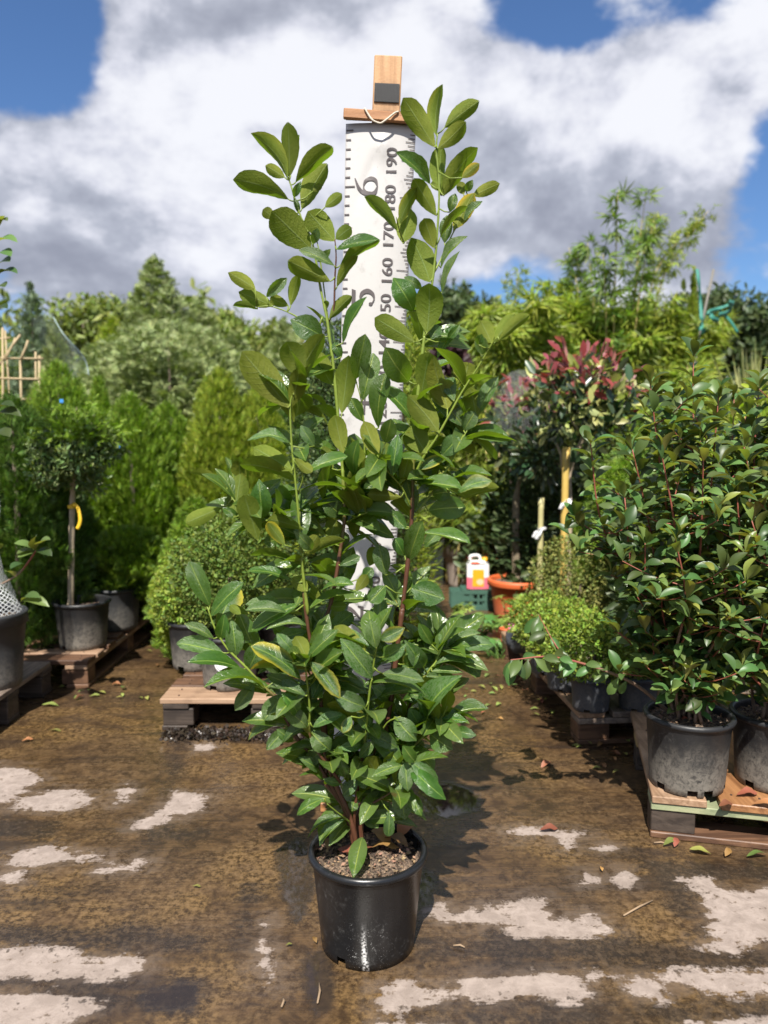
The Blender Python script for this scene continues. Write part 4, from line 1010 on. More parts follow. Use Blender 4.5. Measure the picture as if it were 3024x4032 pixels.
def tmpl_of(me):
    co = np.empty(len(me.vertices)*3, dtype=np.float32); me.vertices.foreach_get('co', co)
    return co.reshape(-1, 3).astype(float), np.array([list(p_.vertices) for p_ in me.polygons])
def photinia(label, c, ends, seed, m_pot, keep=300, spacing=.0145, size=(.045, .070)):
    rr = random.Random(seed)
    root = thing('potted_photinia', label, 'potted plant', c, 'potted photinias on the right pallet')
    z = add_pot(root, c, .103, .127, .212, m_pot, seed, .88, 72, 300, notches=(20, 78, 140, 200, 250, 276, 320))
    base = Vector((c[0], c[1], z)); lv = []
    for i, e_ in enumerate(ends):
        e_, kind = (e_[0], e_[1]) if isinstance(e_, tuple) else (e_, '')
        s0 = base + Vector((rr.uniform(-.05, .05), rr.uniform(-.05, .05), -.01))
        d = e_ - s0
        if kind == 'low': m1 = s0 + Vector((d.x*.30, d.y*.3, d.z*.5+.02)); m2 = s0 + d*.72 + Vector((0, 0, .055))
        else: m1 = s0 + Vector((d.x*.28, d.y*.28, d.z*.36)) + Vector((rr.uniform(-.03, .03), rr.uniform(-.03, .03), 0)); m2 = s0 + Vector((d.x*.72, d.y*.72, d.z*.7)) + Vector((rr.uniform(-.03, .03), rr.uniform(-.03, .03), 0))
        pts = catmull([s0, m1, m2, e_], 7); m_ = len(pts)
        sub = MB(); sub.tube(pts, [(.0044*(1-k/(m_-1)) + .0016) for k in range(m_)], 6, age=[k/(m_-1)*.95 for k in range(m_)])
        link('stem', sub.mesh('stem', M_PSTEM, True, True), root)
        seglen = sum((pts[k+1]-pts[k]).length for k in range(m_-1))
        paths = [(pts, .16 if kind != 'low' else .35)]
        for k in range(int(seglen*(12 if kind != 'low' else 2))):          # side twigs
            q = rr.uniform(.25, .88)*(m_-1); j = int(q); o_ = pts[j].lerp(pts[min(j+1, m_-1)], q-j)
            az = rr.uniform(0, 6.283); L = rr.uniform(.06, .16)
            tip = o_ + Vector((math.cos(az)*L, math.sin(az)*L, rr.uniform(.0, .8)*L))
            tw = [o_, o_.lerp(tip, .5) + Vector((0, 0, -.008)), tip]
            sub = MB(); sub.tube(catmull(tw, 3), [.0022, .0020, .0018, .0016, .0014, .0013, .0012], 5, age=[.5, .55, .6, .7, .8, .9, .95])
            link('twig', sub.mesh('twig', M_PSTEM, True, True), root); paths.append((catmull(tw, 3), .25))
        for pth, st in paths:
            Lp = sum((pth[k+1]-pth[k]).length for k in range(len(pth)-1)); n = max(3, int(Lp*(1-st)/spacing)); az = rr.uniform(0, 6.28)
            if kind == 'low': n = int(n*.8)
            for k in range(n+3):
                f = min(.995, st + (1-st)*(k+rr.uniform(-.3, .3))/n); q = max(0, f)*(len(pth)-1); j = int(q); o_ = pth[j].lerp(pth[min(j+1, len(pth)-1)], q-j)
                az += 2.4 + rr.uniform(-.4, .4)
                el = rr.uniform(-.55, .45) + (.7 if f > .88 else 0) - (.8 if kind == 'low' else 0)
                L = rr.uniform(*size)*(1.15 if f > .9 else 1)
                D = Vector((math.cos(az)*math.cos(el), math.sin(az)*math.cos(el), math.sin(el)))
                N = Vector((rr.uniform(-.5, .5), -.30 + rr.uniform(-.5, .5), 1.0))
                if kind == 'low': D = Vector((rr.uniform(-.6, .5), rr.uniform(-.5, .3), rr.uniform(-1, .1))).normalized(); N = Vector((rr.uniform(-.4, .4), -1, .6))
                lv.append((o_, D, N, L, rr.random(), f))
    lv = [q for q in lv if q[0].z + q[1].z*q[3] > z - .02 or q[0].x < c[0] - .2]
    lv.sort(key=lambda q: q[0].y + q[1].y*.03 + (0 if q[0].x < 1.17 else 5))
    for (o_, D, N, L, r_, f) in lv[:keep]:
        X = D.normalized(); n = N - X*N.dot(X); n.normalize(); Yv = n.cross(X); Wd = L*(.31 + .1*r_)
        M = Matrix(((X.x*L, Yv.x*Wd, n.x*L, o_.x), (X.y*L, Yv.y*Wd, n.y*L, o_.y), (X.z*L, Yv.z*Wd, n.z*L, o_.z), (0, 0, 0, 1)))
        o = bpy.data.objects.new('leaf', LV_PHY[0] if (f > .95 and r_ < .25) or r_ < .05 else LV_PH[int(r_*2.99)]); COL.objects.link(o); o.parent = root; o.matrix_local = Matrix.Translation(-Vector(c)) @ M
    rest = lv[keep:]
    if rest:
        tv, tf = tmpl_of(LV_PH[0])
        V_, F_ = scatter(tv, tf, np.array([q[0] for q in rest]), frames(np.array([q[1] for q in rest]), np.array([q[2] for q in rest])), np.array([(q[3], q[3]*.42, q[3]) for q in rest]))
        link('inner_leaves', mesh_np('inner_leaves', V_, F_, M_PHS, True), root, 'stuff')
    return root
cp1 = G(2715, 3150, .125); cp1 = Vector((.882, cp1.y + .108, .126))
E1 = [P(2560, 1510, 2.15), P(2730, 1400, 2.2), P(2665, 1560, 2.25), P(2830, 1560, 2.15), P(2940, 1620, 2.3), P(2490, 1770, 2.2), P(2460, 1960, 2.12), P(2600, 1760, 2.02), P(2770, 1800, 1.98), P(2900, 1900, 2.05),
      P(2540, 2140, 2.02), P(2660, 2120, 1.95), P(2600, 2330, 2.0), P(2850, 2250, 1.97), (P(2325, 1745, 2.15), 'arm'), (P(2010, 2598, 2.1), 'low'), P(2700, 1950, 2.4), P(2550, 1950, 2.45), P(2860, 1750, 2.45), P(2520, 2330, 2.1), P(2600, 2600, 2.08), P(2830, 2560, 2.06), P(2570, 2530, 2.1), P(2710, 2480, 2.0), P(2760, 2660, 2.05)]
photinia('leafy photinia in the complete grey pot at the pallet edge, one low branch reaching out', tuple(cp1), E1, 5, M_POTD, 300)
cp2 = Vector((1.140, cp1.y + .01, .126))
E2 = [P(2990, 1500, 2.3), P(3080, 1450, 2.2), P(2930, 1760, 2.15), P(3060, 1800, 2.05), P(2960, 2050, 2.0), P(3100, 2150, 1.95), P(2900, 2300, 2.0), P(3010, 2450, 1.98), P(3150, 1650, 2.2), P(2890, 1560, 2.4), P(3000, 1900, 2.4), P(2920, 2620, 2.05), P(3040, 2640, 2.02)]
photinia('photinia in the right pot on the pallet, thin bare lower stems showing', tuple(cp2), E2, 9, M_POTD, 240)
for px, py, L, az, lab in ((2900, 3130, .065, .15, 'large curled brown leaf on the pallet boards between the two photinia pots'), (2830, 3175, .05, .4, 'small brown leaf on the orange pallet board'), (2960, 3165, .07, -.2, 'pinkish brown leaf at the front of the pallet by the right pot')):
    lying('dead_leaf', LV_DEAD[0], G(px, py, .132), L, az, lab, 'leaf', 'dead leaves on the pallet', .1)
for px, py, lab in ((2660, 2835, 'russet leaf on the compost of the left photinia pot'), (2790, 2815, 'orange leaf scrap on the compost at the right of the left photinia pot'), (2730, 2838, 'thin brown leaf against the front rim of the left photinia pot')):
    lying('dead_leaf', LV_DEAD[1], G(px, py, .320), .045, R.uniform(0, 3), lab, 'leaf', 'dead leaves in the photinia pot')
# ---------------------------------------------------------------- clipped box
M_BOX = leafmat('box_leaf', (.105, .160, .028), (.15, .19, .045), .25, .55, .5, None, True, .035, .25)
M_BOXY = leafmat('box_leaf_young', (.19, .27, .036), (.24, .29, .07), .28, .5, .45, None, True, .035, .25)
M_BOXD = leafmat('box_leaf_dull', (.18, .20, .05), (.22, .23, .07), .25, .55, .45, None, True, .04, .25)
M_BOXK = leafmat('box_leaf_dark', (.050, .088, .022), (.085, .115, .035), .2, .5, .5, None, True, .03, .3)
M_BARK = plain('grey_brown_bark', (.12, .09, .065), .85, .4, 40, .3, .5)
def shell(n, c, rad, rng, depth=.35, bumps=.08, lo=-1.0):
    """points and normals in the outer part of a lumpy ellipsoid"""
    d = unit(rng.normal(size=(n*2, 3))); d = d[d[:, 2] > lo][:n]
    ph = rng.random(6)*6.28
    lump = bumps*(np.sin(5*d[:, 0]+ph[0])*np.sin(6*d[:, 1]+ph[1]) + np.sin(9*d[:, 2]+ph[2])*np.sin(8*d[:, 0]+ph[3])*.7 + .4*np.sin(17*d[:, 0]+ph[4])*np.sin(15*d[:, 2]+ph[5]))
    q = (1 - depth*rng.random(len(d))**1.8)*(1+lump)
    return d*q[:, None]*np.array(rad) + np.array(c), unit(d/np.array(rad))
def leaves_on(P_, N_, rng, tmpl, size, outward=.6, jitter=.8, up=0.15, ratio=1.0):
    n = len(P_)
    D = unit(N_*outward + rng.normal(size=(n, 3))*jitter + np.array([0, 0, up]))
    Nn = unit(N_ + rng.normal(size=(n, 3))*.5 + np.array([0, 0, .4]))
    s_ = size*(.65 + .7*rng.random(n))
    return scatter(tmpl[0], tmpl[1], P_, frames(D, Nn), np.stack([s_, s_*ratio, s_], 1))
def box_plant(name, label, cat, c, pot, balls, n, size, m_, group=None, seed=1, bumps=.07):
    """pot = (rb, rt, h, material) standing at c; balls = ellipsoids (centre, radii)"""
    rng = np.random.default_rng(seed)
    root = thing(name, label, cat, c, group)
    z = add_pot(root, c, *pot, seed, .85, 40, 60)
    sub = MB(); sub.tube([(c[0], c[1], z-.02), (c[0]+.01, c[1], balls[0][0][2])], [.012, .007], 7); link('stem', sub.mesh('stem', M_BARK, True), root)
    Vs, Fs, b = [], [], 0
    for (bc, br) in balls:
        P_, N_ = shell(n, bc, br, rng, .42, bumps); V_, F_ = leaves_on(P_, N_, rng, T_BOX if size < .02 else T_OVAL, size)
        Vs.append(V_); Fs.append(F_ + b); b += len(V_)
    link('foliage', mesh_np('foliage', np.concatenate(Vs), np.concatenate(Fs), m_), root, 'stuff')
    return root
PZ = .129
pc = P(903, 2600, 3.05)
box_plant('box_ball', 'round clipped box ball in a dark pot with a round white sticker', 'topiary', (pc.x, 3.05, PZ), (.104, .126, .215, M_POTD), [((pc.x, 3.07, .585), (.228, .23, .235))], 9500, .017, M_BOX, None, 1, .10)
stk = [o for o in bpy.data.objects if o.name.startswith('box_ball')][0]
def sticker_on(root, c, r, zc, hw, hh, m_, name='sticker', a0=0.0):
    V = [tuple(Vector((c[0] + r*math.sin(a0 + t*hw/r), c[1] - r*math.cos(a0 + t*hw/r), zc + s_*hh))) for s_, t in [(0, 0)] + [(math.sin(k*math.pi/14), math.cos(k*math.pi/14)) for k in range(28)]]
    return link(name, mesh_np(name, np.array(V), [(0, 1+k, 1+(k+1) % 28) for k in range(28)], m_), root)
M_WHITE = plain('white_paper', (.72, .72, .73), .5, .06, 30)
sticker_on(stk, (pc.x, 3.05), .1195, PZ+.118, .036, .036, M_WHITE)
sticker_on(stk, (pc.x, 3.05), .1210, PZ+.118, .030, .030, plain('black_print', (.02, .02, .02), .5, .1), 'printed_ring'); sticker_on(stk, (pc.x, 3.05), .1222, PZ+.118, .0275, .0275, M_WHITE, 'sticker_centre')
pc2 = P(770, 2620, 3.28)
box_plant('box_ball', 'smaller yellow-green box bush tucked behind the round ball on the left', 'topiary', (pc2.x, 3.30, PZ), (.10, .125, .21, M_POTD), [((pc2.x+.02, 3.34, .50), (.19, .19, .20)), ((pc2.x-.05, 3.32, .42), (.13, .15, .13))], 2600, .020, M_BOXY, None, 2)
pc3 = P(1365, 2560, 3.55)
box_plant('box_cone', 'tall dark rounded box cone standing behind the measuring banner', 'topiary', (pc3.x+.02, 3.52, PZ), (.13, .16, .25, M_POTD),
          [((pc3.x, 3.52, .62), (.33, .30, .30)), ((pc3.x+.005, 3.52, .88), (.305, .28, .33)), ((pc3.x, 3.52, 1.15), (.255, .25, .33)), ((pc3.x, 3.52, 1.38), (.165, .17, .29))], 6200, .017, M_BOXK, None, 3, .05)
pc4 = P(1110, 2600, 3.25)
r4 = thing('box_bush', 'low dark box plant in a black pot between the ball and the cone', 'topiary', (pc4.x, 3.22, PZ))
add_pot(r4, (pc4.x, 3.22, PZ), .104, .128, .22, M_POTD, 4, .85, 40, 60)
P_, N_ = shell(2200, (pc4.x, 3.28, .47), (.17, .16, .15), np.random.default_rng(4), .5, .1); V_, F_ = leaves_on(P_, N_, np.random.default_rng(5), T_OVAL, .022)
link('foliage', mesh_np('foliage', V_, F_, M_BOX), r4, 'stuff'); sub = MB(); sub.tube([(pc4.x, 3.22, .3), (pc4.x, 3.25, .5)], [.01, .006], 6); link('stem', sub.mesh('stem', M_BARK), r4)
# small box plants in blue-grey pots, right
PZ2 = .121
SMALL = [('box in the front left blue-grey pot nearest the pallet corner', 2327, 2.79, .205, .165, M_BOXY), ('box in the front blue-grey pot beside the photinia, second from the corner', 2511, 2.80, .20, .16, M_BOX),
         ('box in the blue-grey pot behind the corner one, half hidden', 2222, 3.02, .20, .17, M_BOXY), ('box in the rearmost small pot at the edge of the right pallet', 2150, 3.24, .20, .16, M_BOXY)]
for i, (lb, px, Y, hz, rr_, m_) in enumerate(SMALL):
    x = P(px, 2700, Y).x
    box_plant('small_box_plant', 'bushy young ' + lb, 'potted plant', (x, Y, PZ2), (.066, .084, .130, M_POTB), [((x, Y+.02, PZ2+.125+rr_*.58), (rr_*1.05, rr_, rr_*.78))], 3000, .017, m_, 'small box plants in blue-grey pots', 20+i, .08)
xb = P(2285, 2320, 3.72).x
box_plant('box_dome', 'large smooth clipped box dome behind the small potted box plants', 'topiary', (xb, 3.75, PZ2), (.10, .13, .16, M_POTB), [((xb, 3.75, .405), (.25, .24, .25))], 6500, .017, M_BOXD, None, 31, .03)
xb = P(2490, 2400, 3.55).x
box_plant('box_dome', 'second duller box dome tight against the photinia branches', 'topiary', (xb, 3.58, PZ2), (.10, .13, .16, M_POTB), [((xb, 3.58, .37), (.19, .19, .19))], 4200, .018, M_BOXD, None, 32, .08)

# ---------------------------------------------------------------- conifers and shrubs
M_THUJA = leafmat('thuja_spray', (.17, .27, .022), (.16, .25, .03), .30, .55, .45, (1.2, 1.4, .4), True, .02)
M_THUJA_SHADE = leafmat('thuja_spray_shaded', (.085, .16, .022), (.085, .15, .028), .25, .55, .45, None, True, .02)  # darker copy of the thuja green, shade put into the colour
M_GOLD = leafmat('golden_spray', (.25, .32, .030), (.23, .28, .035), .32, .55, .40, None, True, .025)
M_CEDAR = leafmat('grey_green_spray', (.24, .29, .11), (.21, .26, .10), .22, .6, .40, None, True, .025)
M_BLUEG = leafmat('blue_green_spray', (.16, .22, .13), (.14, .19, .11), .2, .6, .35, None, True, .02)
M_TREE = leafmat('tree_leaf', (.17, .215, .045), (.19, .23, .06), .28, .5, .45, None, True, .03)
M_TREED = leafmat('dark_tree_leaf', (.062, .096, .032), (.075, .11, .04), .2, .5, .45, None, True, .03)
M_BAMB = leafmat('bamboo_leaf', (.25, .31, .040), (.27, .32, .07), .35, .5, .45, None, True, .03)
M_BAMBG = leafmat('bamboo_leaf_green', (.14, .22, .035), (.16, .23, .05), .35, .5, .45, None, True, .03)
M_PURP = leafmat('purple_leaf', (.035, .014, .018), (.05, .022, .025), .15, .5, .4, (1.4, .8, .8), True, .02)
M_CULM = plain('bamboo_cane', (.42, .34, .13), .45, .25, 25)
M_CANE = plain('dry_bamboo_cane', (.36, .28, .155), .6, .25, 30)
M_TRUNK = plain('pale_trunk', (.42, .34, .235), .8, .4, 28, .3, .4)
M_TRUNKD = plain('dark_trunk', (.10, .078, .060), .85, .4, 20, .3, .4)
def crown_pts(n, H, Rr, shape, rng, lob=.16, inner=.5):
    t = rng.random(n*3)
    prof = {'col': lambda t: np.minimum(1, 4.5*t+.45)*(1-t**3.2)**.75, 'cone': lambda t: (1-t)**.8*np.minimum(1, 5*t+.5), 'ball': lambda t: np.sqrt(np.maximum(0, 1-(2*t-1)**2)), 'flame': lambda t: np.minimum(1, 3*t+.4)*(1-t**1.7)}[shape]
    r = prof(t); keep = rng.random(n*3) < r; t = t[keep][:n]; r = r[keep][:n]; n = len(t)
    a = rng.random(n)*6.283; ph = rng.random(5)*6.28
    L = 1 + lob*(np.sin(3*a+7*t+ph[0]) + np.sin(5*a-11*t+ph[1]) + .8*np.sin(2*a+19*t+ph[2]) + .6*np.sin(9*a+31*t+ph[3]))*.6
    q = Rr*r*L*(inner + (1-inner)*np.sqrt(rng.random(n)))
    Pp = np.stack([q*np.cos(a), q*np.sin(a), t*H], 1)
    return Pp, np.stack([np.cos(a), np.sin(a), np.zeros(n)], 1), t
def conifer(name, label, cat, px, Y, top, Rr, m_, tmpl, n, size, seed, shape='col', up=.9, droop=0.0, z0=0.03, group=None, lob=.16, trunk=None, inner=.5, lean=0.0):
    rng = np.random.default_rng(seed)
    if tmpl is T_SPRAY: tmpl = T_LITE; n = int(n*2.6); size = size*.72
    elif tmpl is T_FEATHER: tmpl = T_LITE; n = int(n*(3.2 if Y > 5.4 else 2.4)); size = size*(.58 if Y > 5.4 else .7)
    tp = P(px, top, Y); H = tp.z - z0
    root = thing(name, label, cat, (tp.x, Y, z0 if z0 > .05 else 0), group)
    sub = MB(); zb = 0 if z0 < .3 else z0 - (trunk or 0.0)
    sub.tube([(tp.x, Y, min(zb, z0)), (tp.x+.01, Y, z0 + H*.5), (tp.x + lean, Y, z0 + H*.93)], [.012+.012*H, .008+.007*H, .004], 7); link('trunk', sub.mesh('trunk', M_TRUNKD, True), root)
    Pp, out, t = crown_pts(n, H, Rr, shape, rng, lob, inner)
    D = unit(out*(1-.45*t[:, None]) + rng.normal(size=Pp.shape)*.35 + np.array([0, 0, 1.0])*(up*(0.55+.8*t[:, None])) - np.array([0, 0, droop]))
    Nn = unit(out + rng.normal(size=Pp.shape)*.55 + np.array([0, 0, .35]))
    s_ = size*(.6 + .8*rng.random(len(Pp)))
    Pp[:, 0] += t*lean
    V_, F_ = scatter(tmpl[0], tmpl[1], Pp + np.array([tp.x, Y, z0]) - D*(s_*.35)[:, None], frames(D, Nn), s_)
    V_[:, 2] = np.maximum(V_[:, 2], .02)
    link('crown', mesh_np('crown', V_, F_, m_), root, 'stuff')
    return root
GL = 'thuja hedge plants in the left row'
conifer('thuja', 'bright yellow-green thuja with twin tips, first of the left row', 'shrub', 225, 4.35, 1430, .34, M_THUJA, T_SPRAY, 3000, .085, 41, 'col', 1.2, group=GL)
conifer('thuja', 'leaning yellow-green thuja tip between the twin-tipped one and the netting', 'shrub', 385, 4.6, 1465, .30, M_THUJA, T_SPRAY, 2600, .085, 42, 'flame', 1.2, group=GL)
conifer('thuja', 'broad vivid green thuja column behind the standard tree', 'shrub', 505, 4.45, 1550, .32, M_THUJA, T_SPRAY, 3000, .085, 43, 'col', 1.2, group=GL)
conifer('thuja', 'green thuja column right of the broad vivid one', 'shrub', 655, 4.7, 1585, .30, M_THUJA, T_SPRAY, 2800, .085, 44, 'col', 1.2, group=GL)
conifer('golden_thuja', 'golden yellow slender thuja left of the laurel', 'shrub', 860, 4.6, 1450, .29, M_GOLD, T_SPRAY, 3400, .085, 45, 'col', 1.3, group=GL)
conifer('golden_thuja', 'golden green thuja just behind the laurel stems', 'shrub', 1010, 4.7, 1520, .30, M_GOLD, T_SPRAY, 3000, .085, 46, 'col', 1.3, group=GL)
conifer('thuja', 'dark shaded thuja at the far left behind the grey pot', 'shrub', 40, 3.75, 1560, .34, M_THUJA_SHADE, T_SPRAY, 3200, .085, 47, 'col', 1.0, group=GL)
conifer('thuja', 'dark green thuja in shade left of the standard trunk', 'shrub', 160, 4.0, 1700, .26, M_THUJA_SHADE, T_SPRAY, 2200, .085, 48, 'col', 1.0, group=GL)
conifer('thuja', 'deep green thuja in shade right of the standard trunk', 'shrub', 560, 4.9, 1640, .4, M_THUJA_SHADE, T_SPRAY, 2400, .09, 49, 'col', 1.0, group=GL)
conifer('thuja', 'feathery low thuja left of the round box ball', 'shrub', 765, 3.75, 1960, .20, M_THUJA, T_FEATHER, 2400, .075, 50, 'col', .6, group=GL)
conifer('thuja', 'pale feathery small thuja spilling at the foot of the box ball', 'shrub', 735, 3.52, 2170, .15, M_GOLD, T_FEATHER, 1300, .065, 51, 'ball', .2, z0=.12, group=GL)
rp = conifer('potted_thuja', 'small bright thuja in a grey pot right of the standard tree', 'potted plant', 500, 4.05, 2080, .21, M_THUJA, T_FEATHER, 1700, .085, 52, 'ball', .5, z0=.26, trunk=.10, group=GL)
x = P(460, 2450, 3.98).x; add_pot(rp, (x, 3.98, .13), .105, .135, .22, M_POTG, 6, .85, 40, 40)
conifer('thuja', 'dark filler thuja between the rows further down the path', 'shrub', 700, 5.4, 1700, .45, M_THUJA_SHADE, T_SPRAY, 2000, .10, 53, 'col', 1.0, group=GL)
conifer('thuja', 'shaded thuja deep behind the box cone', 'shrub', 1150, 5.2, 1600, .4, M_THUJA_SHADE, T_SPRAY, 2200, .10, 54, 'col', 1.0, group=GL)
conifer('thuja', 'shaded thuja behind the banner near the path', 'shrub', 1420, 5.6, 1560, .42, M_THUJA_SHADE, T_SPRAY, 2200, .10, 55, 'col', 1.0, group=GL)
GC = 'grey-green conifers behind the left row'
conifer('cypress', 'tall grey-green cypress with a thin leading shoot, tallest of the left group', 'tree', 605, 7.6, 1010, .95, M_CEDAR, T_FEATHER, 4200, .20, 60, 'cone', .25, .1, group=GC, lob=.22)
conifer('cypress', 'wide grey-green cypress with arching sprays above the vivid thuja', 'tree', 660, 6.6, 1270, .85, M_CEDAR, T_FEATHER, 3600, .18, 61, 'ball', .2, .15, z0=.3, group=GC, lob=.22)
conifer('cypress', 'grey-green cypress right of the tallest one', 'tree', 780, 8.4, 1160, .85, M_CEDAR, T_FEATHER, 2800, .20, 62, 'flame', .3, .1, group=GC, lob=.2)
conifer('cypress', 'greyish cypress under loose netting left of the laurel shoots', 'tree', 930, 7.2, 1300, .7, M_CEDAR, T_FEATHER, 2600, .18, 63, 'flame', .3, group=GC, lob=.2)
conifer('cypress', 'olive cypress left of the tallest one', 'tree', 440, 7.4, 1240, .75, M_GOLD, T_FEATHER, 2600, .18, 64, 'flame', .4, group=GC, lob=.2)
conifer('cypress', 'blue-green slim cypress with a forked tip under pale netting', 'tree', 120, 5.9, 1120, .42, M_BLUEG, T_FEATHER, 2200, .14, 65, 'cone', .6, group=GC, lob=.24)
conifer('cypress', 'short blue-green cypress inside the draped netting', 'tree', 215, 5.6, 1270, .36, M_CEDAR, T_FEATHER, 1900, .14, 66, 'flame', .5, group=GC, lob=.2)
conifer('cypress', 'grey-green cypress behind the banner, seen between the laurel stems', 'tree', 1120, 7.8, 1260, .8, M_CEDAR, T_FEATHER, 2400, .2, 67, 'flame', .3, group=GC, lob=.2)
conifer('cypress', 'yellowish cypress low behind the cane frame', 'tree', 40, 6.4, 1330, .6, M_GOLD, T_FEATHER, 1800, .16, 68, 'ball', .4, group=GC, lob=.2)
def broad(name, label, px, Y, top, Rr, m_, n, size, seed, low=.3, group=None, tmpl=T_OVAL, squash=.9, nb=26):
    rng = np.random.default_rng(seed); tp = P(px, top, Y)
    root = thing(name, label, 'tree', (tp.x, Y, 0), group)
    zc = tp.z - Rr*squash
    sub = MB(); sub.tube([(tp.x, Y, -.05), (tp.x+.05, Y, zc*.6), (tp.x, Y, zc)], [.05+.03*Rr, .04+.02*Rr, .03], 8)
    for k in range(5):
        a = k*1.256+rng.random(); sub.tube([(tp.x, Y, zc*.7), (tp.x+.5*Rr*math.cos(a), Y+.5*Rr*math.sin(a), zc+.2*Rr)], [.03, .012], 6)
    link('trunk', sub.mesh('trunk', M_TRUNKD, True), root)
    d = unit(rng.normal(size=(nb, 3))); d[:, 2] = np.abs(d[:, 2])*1.2 - .35
    cs = d*np.array([Rr*.72, Rr*.72, Rr*.72*squash])*(.55 + .45*rng.random((nb, 1))) + np.array([tp.x, Y, zc])
    cs[:, 2] = np.minimum(cs[:, 2], tp.z - Rr*.2)
    Vs, Fs, b = [], [], 0
    for c_ in cs:
        rr_ = Rr*(.22 + .2*rng.random()); P_, N_ = shell(n//nb, c_, (rr_, rr_, rr_*.85), rng, .8, .15)
        V_, F_ = leaves_on(P_, N_, rng, tmpl, size, .5, .8, .1); Vs.append(V_); Fs.append(F_ + b); b += len(V_)
    # skirt down to the ground
    P_, N_ = shell(n//3, (tp.x, Y, zc*.5), (Rr*.9, Rr*.9, zc*.6), rng, .6, .15); V_, F_ = leaves_on(P_, N_, rng, tmpl, size, .5, .8, .1); Vs.append(V_); Fs.append(F_ + b)
    V_ = np.concatenate(Vs); V_[:, 2] = np.maximum(V_[:, 2], .02)
    link('crown', mesh_np('crown', V_, np.concatenate(Fs), m_), root, 'stuff')
GT = 'trees beyond the nursery rows'
broad('round_tree', 'rounded mid-green tree behind the tallest grey-green cypress', 365, 12.0, 1105, 1.0, M_TREE, 5200, .11, 70, group=GT)
broad('round_tree', 'broad tree in the gap right of the cypresses', 560, 13.0, 1150, 1.2, M_TREE, 4200, .12, 71, group=GT)
broad('round_tree', 'bushy tree low on the skyline left of the laurel shoots', 830, 13.0, 1165, 1.1, M_TREE, 4200, .12, 72, group=GT)
broad('round_tree', 'pale green tree behind the left laurel shoot', 1000, 12.0, 1190, 1.0, M_TREE, 4200, .12, 73, group=GT)
broad('round_tree', 'tree at the far left skyline behind the netted cypress', 20, 14.0, 1290, 1.2, M_TREE, 3600, .12, 74, group=GT)
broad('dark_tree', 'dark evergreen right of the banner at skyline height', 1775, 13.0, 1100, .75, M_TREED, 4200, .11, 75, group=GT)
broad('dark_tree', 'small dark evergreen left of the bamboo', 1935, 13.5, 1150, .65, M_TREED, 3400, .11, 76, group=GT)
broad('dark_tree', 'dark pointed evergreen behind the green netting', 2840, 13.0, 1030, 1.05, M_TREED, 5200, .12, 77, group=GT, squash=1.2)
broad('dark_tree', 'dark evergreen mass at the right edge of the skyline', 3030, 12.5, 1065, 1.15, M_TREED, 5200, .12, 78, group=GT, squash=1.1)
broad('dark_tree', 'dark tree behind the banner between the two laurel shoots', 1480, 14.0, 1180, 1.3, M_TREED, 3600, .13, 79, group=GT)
broad('dark_tree', 'dull green tree behind the tall bamboo', 2250, 14.0, 1210, 1.3, M_TREE, 3600, .13, 80, group=GT)
broad('dark_tree', 'dull green tree at the back beside the pole', 2560, 14.0, 1230, 1.2, M_TREE, 3600, .13, 81, group=GT)

def bamboo(name, label, px, Y, top, Rr, m_, n, size, seed, ncul=9, group=None, base=.02, arch=.25, shrubby=True):
    rng = np.random.default_rng(seed); rr = random.Random(seed); tp = P(px, top, Y); H = tp.z
    root = thing(name, label, 'bamboo', (tp.x, Y, 0), group)
    Pl, Dl = [], []
    for k in range(ncul):
        a = rr.uniform(0, 6.283); q = Rr*rr.uniform(.05, .35); h = H*rr.uniform(.74, 1.0) if k else H
        b0 = Vector((tp.x + q*math.cos(a), Y + q*math.sin(a), base)); ed = Vector((math.cos(a), math.sin(a), 0))*Rr*rr.uniform(.2, .95)*arch*4*(.35 if k == 0 else 1)
        c_ = catmull([b0, b0 + ed*.15 + Vector((0, 0, h*.45)), b0 + ed*.5 + Vector((0, 0, h*.8)), b0 + ed + Vector((0, 0, h))], 6)
        sub = MB(); m_n = len(c_); sub.tube(c_, [.011*(1-i/(m_n-1)) + .002 for i in range(m_n)], 5); link('culm', sub.mesh('culm', M_CULM, True), root)
        for i in range(int(n/ncul)):
            f = rr.uniform(.18 if shrubby else .45, 1.0)**(.8 if shrubby else 1.0); j = f*(m_n-1); i0 = int(j); p = c_[i0].lerp(c_[min(i0+1, m_n-1)], j-i0)
            az = rr.uniform(0, 6.283); el = rr.uniform(-.3, .7); rad = Rr*(.42 if shrubby else .30)*rr.random()**.6*(1.05-f*.75)
            p = p + Vector((math.cos(az)*math.cos(el), math.sin(az)*math.cos(el), math.sin(el)*.7))*rad
            Pl.append(p); Dl.append((math.cos(az)*.8, math.sin(az)*.8, rr.uniform(-.6, .5)))
    Pl = np.array(Pl); Dl = unit(np.array(Dl) + rng.normal(size=Pl.shape)*.3); Nn = unit(rng.normal(size=Pl.shape)*.5 + np.array([0, -.2, 1]))
    V_, F_ = scatter(T_BAMBOO[0], T_BAMBOO[1], Pl, frames(Dl, Nn), size*(.6+.7*rng.random(len(Pl)))); V_[:, 2] = np.maximum(V_[:, 2], .02)
    link('foliage', mesh_np('foliage', V_, F_, m_), root, 'stuff')
GB = 'bamboos along the right side'
bamboo('bamboo_clump', 'wide yellow-green bamboo clump right behind the laurel', 1880, 6.6, 1225, .75, M_BAMB, 3200, .15, 90, 11, GB)
bamboo('bamboo_clump', 'yellow-green bamboo clump left of the red standard tree', 2120, 6.9, 1160, .8, M_BAMB, 3200, .15, 91, 11, GB)
bamboo('bamboo_clump', 'dense bamboo clump behind the red standard tree', 2340, 7.0, 1110, .85, M_BAMB, 3200, .15, 92, 11, GB)
